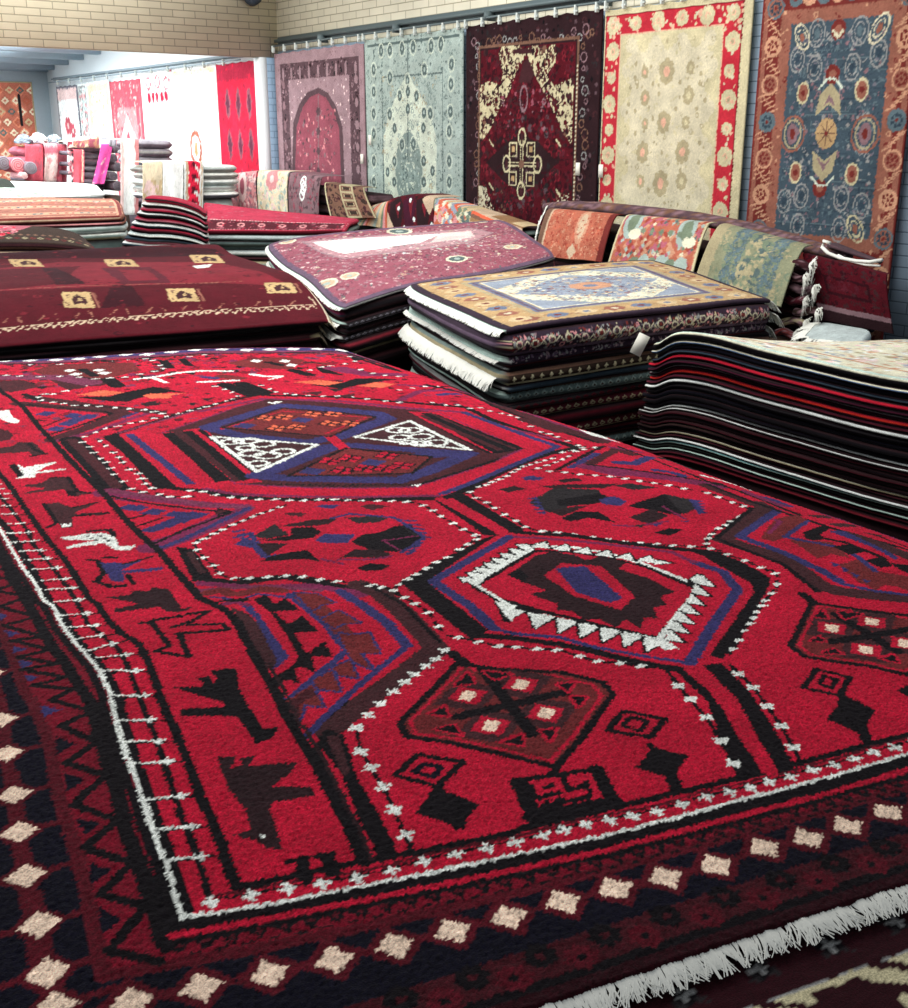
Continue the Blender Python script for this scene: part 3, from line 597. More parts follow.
tp('BLK', *R4, (430,320),(520,285),(555,300),(510,330),(535,350),(480,360),(440,345)); tl('BLK', .012, *R4, (510,345),(620,365),(800,440)); tp('BLK', *R4, (570,385),(640,375),(720,410),(640,425)); tp('BLK', *R4, (710,450),(800,430),(840,480),(780,485)); tp('BLK', *R4, (820,460),(960,480),(960,530),(880,500)); tp('NVY', *R4, (545,312),(620,310),(740,360),(870,440),(850,448),(740,385)); tp('DR2', *R4, (610,305),(740,340),(960,430),(960,470),(860,430)); tp('DR2', *R4, (540,275),(640,262),(700,275),(600,290)); tp('DR2', *R4, (440,235),(540,220),(580,240),(500,245)); tp('DR2', *R4, (700,310),(800,315),(780,330)); tl('BLK', .007, *R4, (760,320),(908,380))
tl('NVY', .022, *R4, (250,145),(310,155)); tl('NVY', .022, *R4, (300,160),(370,185)); tl('PUR', .02, *R4, (170,120),(260,160),(340,190)); tl('PUR', .02, *R4, (490,190),(600,230),(700,260))
for k in range(4): tp('NVY', *R4, (560+45*k,455+25*k),(600+45*k,470+25*k),(570+50*k,480+25*k))
# ---- third half lozenge (left)
line('PUR', .020, (200,583),(250,587),(310,586),(350,592),(362,596)); line('MAU', .014, (200,590),(260,586),(320,591))
line('BRR', .024, (206,593),(222,590),(232,594)); line('BRR', .024, (240,594),(262,589),(282,591)); line('NVY', .008, (210,597),(240,600),(258,594),(290,598))
BB = [(358,585),(380,594),(404,613),(426,636),(438,650)]
line('DR2', .040, *BB); line('DR2', .040, (436,648),(404,672),(360,703),(328,729)); line('BLK', .008, (366,584),(405,606),(440,642)); line('BLK', .010, (346,700),(323,718))
poly('BLK', (316,741),(326,727),(344,733),(356,773),(380,812),(400,853),(382,861),(364,828),(340,770)); poly('DR2', (326,735),(338,732),(350,768),(344,775))
line('NVY', .021, (340,592),(360,604),(386,622),(407,645)); line('NVY', .012, (408,645),(360,683),(323,717),(303,738))
line('NVY', .014, (290,595),(323,622),(347,650),(286,701)); line('BRR', .03, (303,597),(332,619),(356,648))
E2 = (180, 580)
for t in ([(520,60),(620,65),(700,105),(640,115),(600,140)],[(640,180),(720,140),(815,195),(740,200),(700,220)],[(720,240),(760,250),(860,240),(905,330),(840,330),(820,330),(870,400),(800,375),(760,330)],[(690,400),(770,360),(805,440),(730,430)],[(600,450),(690,410),(730,500),(680,495),(620,490)],[(480,545),(600,470),(650,570),(560,560),(550,620),(500,636)]):
    tl('NVY', .009, *E2, *t, t[0]); tp('BRR', *E2, *t)
tp('BRN', *E2, (490,550),(600,480),(620,520),(545,560),(540,620),(505,620))
tp('BLK', *E2, (330,90),(390,68),(430,108),(480,85),(545,138),(430,145),(490,200),(560,163),(630,235),(520,240),(575,335),(655,278),(697,347),(600,345),(612,417),(545,392),(520,400),(545,468),(480,450),(440,495),(425,440),(520,380),(535,345),(470,225),(420,155))
tp('NVY', *E2, (270,110),(320,108),(390,200),(495,350),(470,372),(412,412),(395,310),(345,180)); tp('DR2', *E2, (235,125),(300,150),(350,190),(400,290),(445,370),(400,405),(330,330),(270,210)); tl('PUR', .012, *E2, (200,110),(260,100),(310,115)); tp('BLK', *E2, (150,100),(240,85),(310,80),(320,98),(230,100))
# ---- bold bar pair under the serrated hexagon
poly('BLK', (674,668),(692,668),(716,695),(738,736),(764,776),(744,781),(720,735),(706,700)); poly('BLK', (703,664),(722,662),(752,694),(775,730),(796,770),(778,775),(756,735),(738,700)); line('RED', .02, (690,668),(716,690),(745,730),(770,772))
dots([(678,685),(690,699),(706,717),(721,741),(733,764)], .009); dots([(738,673),(753,687),(767,706),(781,726),(793,748)], .009)
line('BLK', .006, (665,668),(676,680),(690,699),(706,717),(721,741),(735,766),(740,778)); line('BLK', .006, (730,664),(740,673),(753,687),(767,706),(781,726),(793,748),(802,766))
cross([(678,685),(690,699),(706,717),(721,741),(733,764),(738,673),(753,687),(767,706),(781,726),(793,748)], .008, ang=.3)
dots([(458,637),(478,641),(499,645),(517,646),(537,648),(556,649),(580,655),(598,660),(620,662),(641,665)], .009)
dots([(371,586),(382,588),(393,591),(404,598),(415,604),(428,613),(438,626)], .009)
lo = [(445,650),(436,658),(426,665),(415,673),(405,681),(393,690),(381,702),(368,713),(356,726)]
cross(lo, .008, ang=.6); 
lo2 = [(356,726),(361,749),(371,765),(383,784),(394,807),(406,832)]
line('BLK', .006, *lo2, (411,848)); cross(lo2, .0085, ang=.2)
# ---- brown medallions with four white squares
def medal(outl, arms, sq, tri):
    poly('BRR', *outl); line('BLK', .011, *outl, outl[0])
    q = np.array(outl); c = q.mean(0); line('RED', .006, *[tuple(c+(p-c)*.9) for p in q], tuple(c+(q[0]-c)*.9))
    for p in sq:
        u, v = uv(*p); ML.poly([(u-.055,v-.004),(u-.006,v-.05),(u+.055,v+.004),(u+.006,v+.05)], 'DR2')
    for a, b in arms: line('BLK', .020, a, b)
    for p in sq:
        u, v = uv(*p); ML.dia(u, v, .030, .030, 'RED'); ML.poly([(u-.017,v-.004),(u-.003,v-.017),(u+.017,v+.003),(u+.003,v+.017)], 'CRM')
    for t in tri: line('RED', .009, *t, t[0]); poly('BLK', *t)
medal([(462,657),(472,665),(501,668),(560,671),(602,681),(613,693),(584,734),(556,766),(514,755),(448,740),(406,734),(400,720),(433,688)], [((483,668),(532,732)),((457,715),(565,691))], [(468,694),(521,683),(491,724),(546,712)],
    [[(455,684),(468,671),(475,682)],[(484,670),(512,673),(494,678)],[(430,712),(444,704),(449,714)],[(437,727),(453,723),(462,733)],[(501,740),(522,733),(523,744)],[(541,729),(556,727),(550,740)],[(571,695),(587,696),(578,706)],[(558,683),(575,681),(568,690)]])
medal([(812,601),(831,604),(862,609),(908,615),(960,622),(975,634),(940,660),(908,675),(871,666),(836,661),(805,656),(791,645),(803,620)], [((836,613),(897,651)),((831,641),(915,628))], [(832,627),(872,621),(866,649),(905,643)],
    [[(814,615),(822,608),(828,617)],[(838,610),(862,613),(845,618)],[(811,640),(819,635),(825,640)],[(822,652),(834,648),(842,653)],[(880,658),(893,654),(898,662)]])
line('BLK', .018, (452,652),(466,664)); line('BLK', .018, (803,592),(815,602)); line('BLK', .010, (558,767),(548,775))
# ---- small motifs
def eye(o, i, d, c2='BLK'):
    line('BLK', .010, *o, o[0]); line(c2, .0085, *i, i[0]); poly('BLK', *d)
def tt(x0, y0, pts): return [(x0+a/G, y0+b/G) for a, b in pts]
eye(tt(360,700,[(160,330),(262,238),(468,270),(352,380)]), tt(360,700,[(250,315),(292,280),(368,292),(336,340)]), tt(360,700,[(335,380),(375,380),(400,405),(540,463),(490,520),(478,575),(430,585),(410,555),(250,500),(300,435)]), 'NV2')
eye(tt(540,690,[(308,180),(375,92),(568,130),(500,212)]), tt(540,690,[(375,158),(410,118),(485,140),(458,185)]), tt(540,690,[(475,235),(510,240),(530,262),(680,298),(620,370),(655,460),(602,480),(560,390),(432,352),(500,272)]))
eye(tt(708,580,[(432,488),(492,402),(645,440),(598,525)]), tt(708,580,[(505,470),(525,432),(585,450),(558,490)]), tt(708,690,[(590,10),(625,25),(760,90),(722,165),(748,242),(702,248),(680,195),(540,135),(590,70)]))
poly('BLK', (897,690),(912,684),(920,704)); line('BLK', .021, (518,780),(534,815)); line('BLK', .011, (516,779),(597,768)); line('BLK', .019, (597,768),(612,800)); line('BLK', .024, (533,816),(613,801))
for a in ([(530,784),(536,797),(561,791)],[(545,786),(552,784)],[(546,806),(590,795),(586,781)],[(562,776),(569,789),(584,785)],[(544,808),(548,800)],[(556,803),(561,797)]): line('BLK', .0085, *a)
# ---- animal file between the two bold lines
A1 = (0, 340); A2 = (0, 460); A3 = (0, 580)
tp('WHT', *A1, (-20,325),(0,325),(40,318),(55,350),(92,368),(75,380),(30,372),(-10,350)); tp('BRN', *A1, (-20,400),(0,405),(40,410),(60,435),(40,455),(0,458),(-20,450)); tp('DR2', *A1, (-20,492),(0,490),(60,480),(80,465),(150,462),(190,500),(210,520),(150,530),(135,510),(0,515)); tl('BLK', .012, *A1, (130,470),(160,500),(210,520),(140,530))
tl('BLK', .016, *A2, (55,25),(100,80)); tp('WHT', *A2, (75,20),(110,38),(200,22),(270,12),(160,58),(300,45),(298,50),(165,68),(160,85),(75,88),(110,75))
tp('DR2', *A2, (85,125),(190,110),(230,88),(310,85),(350,150),(410,155),(350,172),(310,170),(290,140),(110,162),(130,148),(220,135)); tl('BLK', .010, *A2, (230,88),(310,85),(350,150),(410,155)); tp('BLK', *A2, (300,140),(345,150),(350,172),(310,170)); 
tp('DR2', *A2, (200,205),(270,200),(330,222),(450,195),(330,250),(490,238),(490,250),(330,262),(330,310),(280,310),(265,290),(215,308),(255,280)); tl('BLK', .010, *A2, (200,205),(260,290),(215,308)); tl('BLK', .009, *A2, (330,222),(450,195)); tl('BLK', .009, *A2, (320,262),(490,242)); tp('WHT', *A2, (275,295),(325,292),(320,305),(280,308))
tl('BLK', .012, *A2, (400,325),(500,315),(520,345)); tp('WHT', *A2, (265,355),(400,335),(480,332),(525,350),(545,390),(615,385),(590,408),(520,405),(470,375),(300,403),(310,390),(430,365),(300,362))
for k in range(7):
    u, v = T(0, 460, G, [(400+18*k, 345+(k%3)*10)])[0]; ML.disc(u, v, .004, 'BLK')
tl('BLK', .013, *A2, (405,450),(445,455),(475,510),(435,548),(510,572),(565,568)); tp('NVY', *A2, (455,465),(530,460),(560,470),(680,435),(545,500),(735,482),(735,498),(560,512),(565,552),(500,545),(485,510)); tl('BLK', .010, *A2, (580,520),(605,560)); tl('BLK', .008, *A2, (560,470),(690,435)); tl('BLK', .010, *A2, (470,440),(530,440))
tp('DRK', *A3, (480,75),(590,65),(600,45),(680,48),(690,32),(765,38),(830,130),(890,118),(835,142),(760,147),(720,120),(520,147),(515,130),(630,108))
tl('BLK', .011, *A3, (640,195),(690,195),(770,300),(710,325),(860,350),(815,245)); tl('BLK', .010, *A3, (690,185),(790,168),(950,140),(870,190),(780,215)); tl('BLK', .010, *A3, (800,245),(1000,230),(1040,225),(1010,200),(860,205))
poly('BLK', (170,687),(200,687),(204,684),(197,678),(210,676),(213,683),(217,680),(211,671),(236,668),(240,690),(252,710),(262,728),(281,725),(270,739),(256,742),(246,728),(236,716),(181,716),(181,709),(226,706),(222,702))
poly('DRK', (217,757),(235,755),(233,762),(231,767),(243,764),(240,757),(255,754),(250,764),(297,760),(292,770),(272,784),(310,785),(314,793),(272,800),(270,807),(280,835),(282,846),(270,847),(255,838),(232,833),(250,827),(247,810),(227,785))
u, v = uv(262,834); ML.dia(u, v, .004, .004, 'WHT')
line('BLK', .009, (288,859),(305,855)); line('BLK', .009, (314,854),(332,851)); line('BLK', .016, (301,857),(306,876)); line('BLK', .016, (327,853),(333,870))
line('BLK', .0165, *FLp)
line('DRK', .006, *[(x+8, y-3) for x, y in FLp[-8:]])
# the far right end, past the edge of the photograph, repeats the left half in mirror
jj, ii = np.mgrid[0:ML.h, 0:ML.w]; uu_ = ML.x0+ii*ML.res; vv_ = ML.y0+jj*ML.res
lf = -.262+shift(vv_); rt = np.interp(vv_, [b for a, b in RV], [a for a, b in RV])
xw = ORG0[0]+uu_*EU[0]+vv_*EV[0]; yw = ORG0[1]+uu_*EU[1]+vv_*EV[1]
pxx, _ = project(np.stack([xw, yw, np.full(xw.shape, ZT)], -1))
mi = np.clip(((lf+rt-uu_-ML.x0)/ML.res).astype(int), 0, ML.w-1)
off_ = (pxx > 918) & (uu_ > (lf+rt)/2) & (uu_ < rt)
src = ML.a.copy(); ML.a[off_] = src[jj, mi][off_]
# ---------------------------------------------------------- cloth
def edge_far(u): return np.interp(u, [-.7,-.35,0,.33,.7,1.02,1.19,1.32], [3.46,3.43,3.41,3.37,3.36,3.24,3.13,2.92])
NU = 640
a = np.linspace(0, 1, NU)
vlist = []; v = 0.0
rows = [-.255]
while rows[-1] < 3.45:
    d = rows[-1]+1.1; rows.append(rows[-1]+min(max(d*d/847*.75, .0026), .009))
vv = (np.array(rows)+.255)/(rows[-1]+.255)
uL = -.262; U = np.zeros((len(vv), NU)); Vv = np.zeros_like(U)
Vn = np.array(rows)
Lft = uL+shift(Vn); Rgt = np.array([right(x) for x in Vn])
U[:] = Lft[:, None]+(Rgt-Lft)[:, None]*a[None, :]
Vv[:] = -.255+(edge_far(U)+.255)*vv[:, None]
XY = ORG0+U[..., None]*EU+Vv[..., None]*EV
ripple = wob(XY[...,0], XY[...,1], .004, 1.2, 5)
edge = np.minimum(np.minimum(1-a[None, :], 1e9)*1.8, (1-vv)[:, None]*3.6)
drop = .022*np.exp(-(edge/.05)**1.0)
rg = np.random.default_rng(9)
fuzz = rg.normal(0, .0007, U.shape)
Pm = np.dstack([XY, ZT+ripple-drop+fuzz])
Pm[..., :2] += rg.normal(0, .0004, U.shape+(2,))
ids = ML.sample(U, Vv, .0013)
tribal = slab('area_rug', Pm, ids, .012, side=lambda k, s, t: np.where(k == 0, PID['DKM'], PID['PUR']), bulge=.003, nprof=2, vn=.22)
tag(tribal, 'large crimson tribal rug with black and blue hexagons, spread across the whole foreground', 'rug')
fr_edge = Pm[0, ::6]-np.array((0, 0, .004))
fringe('fringe', fr_edge, tuple(-EV)+(0,), .026, M_FRINGE, tribal, dens=1100, width=.0015, droop=.008, jit=.42, seed=4)
# ================================================================== rug under it and the plinth
UL2 = Loom(-.40, -.62, 1.70, 3.5, .0025, 'DKM')
for k in range(40):
    u = -.36+k*.0865
    for du, dv in ((0,0),):
        ML2 = UL2; uu, v2 = u, -.281
        UL2.star(uu, v2, .024, 'CHR', 4, .5, .78); UL2.disc(uu, v2, .012, 'BLK')
        UL2.stroke([(uu-.008, v2), (uu+.008, v2)], .005, 'GRY'); UL2.stroke([(uu, v2-.008), (uu, v2+.008)], .005, 'GRY')
UL2.rect(-.4, -.62, 1.7, -.318, 'IV2'); UL2.rect(-.4, -.321, 1.7, -.318, 'GRY')
for k in range(16):
    u = -.3+k*.135
    UL2.poly([(u, -.352), (u+.022, -.328), (u+.075, -.328), (u+.10, -.352), (u+.075, -.40), (u+.03, -.40)], 'DKM'); UL2.stroke([(u-.035,-.318),(u+.01,-.345)], .012, 'DKM'); UL2.stroke([(u+.095,-.352),(u+.13,-.372)], .014, 'DKM'); UL2.stroke([(u-.03,-.41),(u+.03,-.385)], .014, 'DKM')
UL2.rect(-.4, -.62, 1.7, -.50, 'DKM')
nu2, nv2 = 300, 190
a2 = np.linspace(-.27, 1.50, nu2); b2 = np.concatenate([np.linspace(-.56, -.22, 110), np.linspace(-.2, 3.3, nv2-110)])
UU, VV = np.meshgrid(a2, b2)
RR = np.array([right(x) for x in b2])[:, None]-.03; LL = (-.25+shift(b2))[:, None]
Ux = LL+(RR-LL)*((UU+.27)/1.77); Vx = np.where(VV < 0, VV, VV*.97)
Vx = np.minimum(Vx, edge_far(Ux)-.03)
XY2 = ORG0+Ux[..., None]*EU+Vx[..., None]*EV
bend = np.clip((-.36-Vx)/.20, 0, 1)
a_real = (Ux-LL-.0)/(RR+.03-LL+.012)
edge2 = np.minimum(np.clip(1-a_real, 0, 1)*1.8, np.clip(edge_far(Ux)-Vx, 0, 9))
P2 = np.dstack([XY2, ZT-.0205+wob(XY2[...,0], XY2[...,1], .004, 1.2, 5)-.022*np.exp(-edge2/.05)-.014*np.clip((.25-edge2)/.25, 0, 1)-.014*bend**2+rg.normal(0, .0004, Ux.shape)])
under = slab('area_rug', P2, UL2.sample(np.clip(Ux, -.39, 1.69), Vx, .0015), .03, side=lambda k, s, t: np.full(s.shape, PID['DKM']), bulge=.008, nprof=2)
tag(under, 'dark plum rug with grey crosses, showing below the white fringe in the bottom right corner', 'rug')
pl = [(-.20, -.42), (1.44, -.42), (1.14, 2.75), (-.36, 3.2)]
Vp = []
for u, v in pl:
    p = ORG0+u*EU+v*EV; Vp.append((p[0], p[1], 0))
for u, v in pl:
    p = ORG0+u*EU+v*EV; Vp.append((p[0], p[1], .69))
pq = [(0,3,2,1),(4,5,6,7),(0,1,5,4),(1,2,6,5),(2,3,7,6),(3,0,4,7)]
M_WOOD = plain('dark_board', (70,52,40), .6, 0, .2, 12.)
plinth = raw('display_plinth', Vp, pq, None, M_WOOD, smooth=False)
tag(plinth, 'low dark plinth hidden under the crimson rug', 'plinth')
# ================================================================== room
WX, BY, FX, EY = 6.0, 11.17, 5.86, 18.2
M_BR = brick('cream_brick_over_blue', 1, (236,229,206), (228,221,198), (172,164,138), 2.42, (172,194,214), (120,140,160))
M_BB = brick('cream_brick', 0, (236,229,202), (228,221,194), (174,167,142))
M_BJ = brick('blue_grey_brick', 0, (150,176,200), (146,170,196), (118,140,164))
M_FLOOR = plain('grey_carpet_floor', (96,92,90), .9, 0, .15, 40., bump=.1)
M_WHITE = plain('white_paint', (240,246,248), .8, 0, .03)
M_CEIL = plain('pale_blue_ceiling', (240,248,252), .8, 0, .04)
M_BEAM = plain('blue_grey_beam', (172,192,206), .7, 0, .08)
M_ENDW = plain('pale_blue_wall', (224,238,246), .8, 0, .05)
def struct(o): o['kind'] = 'structure'; return o
struct(boxes('floor', [((-3.5,-1.5,-.1),(6.2,18.4,0))], M_FLOOR))
struct(boxes('wall_right', [((WX,-1.5,0),(WX+.2,BY+.13,3.7))], M_BR))
BEAMZ = ony(130, 51, BY)[2]
struct(boxes('wall_back', [((-3.5,BY,BEAMZ),(WX,BY+.13,3.7))], M_BB))
XJ0, XJ1 = ony(261.5, 100, BY)[0], ony(268.5, 100, BY)[0]
struct(boxes('trim_1', [((XJ0,BY,0),(XJ1,BY+.13,BEAMZ))], M_WHITE))
struct(boxes('trim_2', [((XJ1,BY,0),(WX,BY+.13,BEAMZ))], M_BJ))
struct(boxes('wall_far', [((FX,BY+.13,0),(FX+.15,EY,3.2))], M_WHITE))
struct(boxes('wall_end', [((-1,EY,0),(FX+.15,EY+.15,3.2))], M_ENDW))
struct(boxes('trim_3', [((-1,EY-.08,2.52),(FX,EY,2.64))], M_BEAM))
struct(boxes('ceiling', [((-3.5,BY+.13,2.86),(FX+.15,EY+.15,2.95))], M_CEIL))
for px, py in ((99,54.5),(82,60),(67,65),(53,70)):
    p = onx(px, py, FX)
    b = boxes('ceiling_beam', [((-3,p[1]-.09,p[2]),(FX-.005,p[1]+.09,2.855))], M_BEAM)
    struct(b)
# dark fixture high on the brick beam
p0 = ony(249, -6, BY)
fx = tube('wall_fixture', [(p0[0],BY-.02,p0[2]-.03),(p0[0],BY-.05,p0[2]-.03),(p0[0],BY-.12,p0[2]-.02),(p0[0],BY-.16,p0[2]-.01)], [.075,.09,.085,.05], plain('dark_fixture', (40,52,64), .5), n=20, updir=(0,0,1))
tag(fx, 'dark rounded fixture high on the brick beam near the corner', 'fixture')
# hanging rails
M_RAIL2 = plain('pale_grey_rail', (150,166,174), .6, 0, .08)
def rail(name, X, y0, y1, z, label, clips, zc, M_RAIL=M_RAIL, t=1.):
    r = bpy.data.objects.new(name, None); C.objects.link(r); r.location = (X, (y0+y1)/2, z)
    tag(r, label, 'rail')
    def ch(o): o.parent = r; o.matrix_parent_inverse = r.matrix_world.inverted(); o.location = -np.array(r.location); return o
    a = boxes('rail_bar', [((X-.01,y0,z),(X+.045*t,y1,z+.028*t)), ((X+.03*t,y0,z-.02*t),(X+.06*t,y1,z+.05*t))], M_RAIL); ch(a)
    b = tube('hanging_rod', [(X-.05,y,z-.04) for y in np.linspace(y0,y1,8)], .009, M_RAIL, n=10); ch(b)
    for k in range(int((y1-y0)/1.3)+1):
        y = min(y0+.05+k*1.3, y1-.03)
        ch(boxes('bracket', [((X-.06*t,y-.012,z-.06*t+.025*(t<1)),(X+.045,y+.012,z+.01))], M_RAIL))
    for y in clips:
        c = boxes('clip', [((X-.068,y-.008,zc-.022),(X-.036,y+.008,zc+.045)), ((X-.064,y-.018,zc-.004),(X-.04,y+.018,zc+.010))], M_CLIP, bevel=.003); ch(c)
    return r
ZTOP = onx(604, 9, 5.95)[2]
ycl = []
# ================================================================== rugs hung on the brick wall
HX = 5.93
def hang(label, pxl, pxr, zt, zb, draw, res=.006, X=HX, base='IVO', nd=.0075, seed=1, wav=.012, mat=None, yl=None, yr=None, group='rugs hung along the brick wall', cat='wall rug', name='hanging_rug', tags=()):
    Yl = onx(pxl, 100, X)[1] if yl is None else yl; Yr = onx(pxr, 100, X)[1] if yr is None else yr
    w, h = Yl-Yr, zt-zb
    L = Loom(0, 0, w, h, res*.6, base)
    def W(px, py): q = onx(px, py, X); return (Yl-q[1], zt-q[2])
    draw(L, W, w, h)
    nu, nv = int(w/nd)+1, int(h/nd)+1
    x, d = np.meshgrid(np.linspace(0, w, nu), np.linspace(0, h, nv))
    r = np.random.default_rng(seed); ph = r.uniform(0, 6.28, 3)
    wave = wav*(np.sin(x/w*9+ph[0])*.6+np.sin(x/w*17+ph[1])*.3)*(.35+.65*d/h)
    sagz = -.010*np.abs(np.sin(x/.2*math.pi))*np.exp(-d/.05)
    P = np.dstack([X-.012+wave*1.0, Yl-x+0*d, zt-d+sagz])
    o = slab(name, P[::-1], L.sample(x, d, res*.4)[::-1], .012, bulge=0, nprof=1, mat=mat, up=(-1,0,0))
    tag(o, label, cat, group)
    for (px, py) in tags:
        q = onx(px, py, X-.03); t = boxes('price_tag', [((X-.045,q[1]-.022,q[2]-.045),(X-.04,q[1]+.022,q[2]+.045))], M_TAG, o)
    return o
def zt_of(px, py): return onx(px, py, HX)[2]
S1 = lambda W, x0, y0, s, pts: [W(x0+a/s, y0+b/s) for a, b in pts]
def d1(L, W, w, h):
    q = lambda *p: S1(W, 270, 30, 4.54, p)
    L.speck((0,0,w,h), 500, ['MV1','MV2'], .006, .016, 1)
    fo = q((50,155),(408,118)); x0, x1 = fo[0][0], fo[1][0]; y0 = (fo[0][1]+fo[1][1])/2
    L.rect(x0, y0, x1, h-.12, 'MV3'); L.speck((x0,y0,x1,h), 1500, ['MV2','MV1','MV1','CHR','DRK'], .006, .02, 2)
    for k in range(9):
        L.disc(x0+.06+k*(x1-x0-.12)/8, y0+.10, .022, 'MV2', .06); L.disc(x1-.055, y0+.2+k*.2, .03, 'MV2', .04); L.disc(x0+.055, y0+.2+k*.2, .03, 'MV1', .04)
    fi = q((88,225),(365,205)); a0, a1 = fi[0][0], fi[1][0]; b0 = (fi[0][1]+fi[1][1])/2
    L.rect(a0, b0, a1, h-.3, 'MV2'); L.speck((a0,b0,a1,b0+.9), 260, ['MV1','PKW'], .005, .014, 3)
    arch = q((105,700),(112,420),(140,335),(175,282),(222,262),(268,285),(305,345),(335,440),(350,700)); ar = arch[:-1]+[(arch[-1][0], h-.35), (arch[0][0], h-.35)]
    L.poly(ar, 'MV3'); c = np.mean(ar[1:8], 0)
    ins = q((118,700),(128,440),(155,350),(185,305),(222,288),(258,308),(290,360),(320,450),(335,700)); ins = ins[:-1]+[(ins[-1][0], h-.38), (ins[0][0], h-.38)]
    L.poly(ins, 'MV4')
    mn, mx = np.min(ins, 0), np.max(ins, 0)
    L.speck((mn[0]+.1,mn[1]+.15,mx[0]-.1,mx[1]), 420, ['PK2','MV3','MV1','MV4','PNK'], .008, .024, 4)
    L.stroke(q((222,300),(222,690)), .02, 'MV1')
    for k in range(4): L.star(*q((222,370+90*k))[0], .05, 'MV3', 6, .6)
Y1l, Y1r = 11.10, onx(365.5, 100, HX)[1]
hang('haze washed mauve rug with rose arch field, in the corner by the opening', 0, 0, zt_of(320,48), .12, d1, base='MV2', yl=Y1l, yr=Y1r, seed=1, tags=[(363,159)])  # veiling glare from the far room is washed into these mauves
def d2(L, W, w, h):
    q = lambda *p: S1(W, 270, 30, 4.54, p)
    L.speck((0,0,w,h), 3200, ['SG2','SGE','SG4','SGE','SG2'], .005, .016, 5)
    L.rect(.05,.05,w-.05,.07,'SG4'); 
    L.frame(.28,.33,w-.28,h-.33,.012,'SG4'); L.frame(.03,.03,w-.03,h-.03,.01,'SGE')
    med = q((530,760),(520,500),(540,400),(570,320),(600,250),(632,195),(665,255),(700,320),(735,400),(760,500),(755,760)); med = med+[(med[-1][0]-.05, h-.6), (w/2, h-.35), (med[0][0]+.05, h-.6)]
    L.poly(med, 'SG3'); mn, mx = np.min(med, 0), np.max(med, 0)
    r = random.Random(4)
    for _ in range(420):
        x, y = r.uniform(mn[0], mx[0]), r.uniform(mn[1], mx[1]); L.ring(x, y, r.uniform(.01,.02), 'SG2' if r.random() < .8 else 'IV3', .006)
    c = q((635,645))[0]; L.disc(*c, .21, 'SG2', .34); L.speck((c[0]-.16,c[1]-.25,c[0]+.16,c[1]+.25), 160, ['SG3','SG4','SGE'], .006, .016, 6)
    L.stroke(q((632,40),(632,600)), .016, 'SG4')
    for p in [(510,95),(550,93),(605,85),(655,80),(735,72),(780,65),(830,155),(828,245),(825,370),(820,460),(820,595),(820,690),(475,380),(475,470),(475,595),(475,690),(475,280),(475,180),(630,230),(632,280),(632,360),(572,447),(703,375),(700,445),(605,520),(657,517),(570,595),(540,645),(740,640),(570,690),(702,690),(702,595),(730,380),(550,385),(705,180),(550,215),(595,300),(670,300)]:
        x, y = q(p)[0]; L.disc(x, y, .032, 'SG4', .044); L.disc(x, y, .012, 'SGE', .018); L.ring(x, y, .045, 'SG3', .008, .06)
hang('pale sage green floral rug with lighter pointed medallion', 366.5, 464, zt_of(415,33), .12, d2, base='SGE', seed=2, tags=[(371,140)])
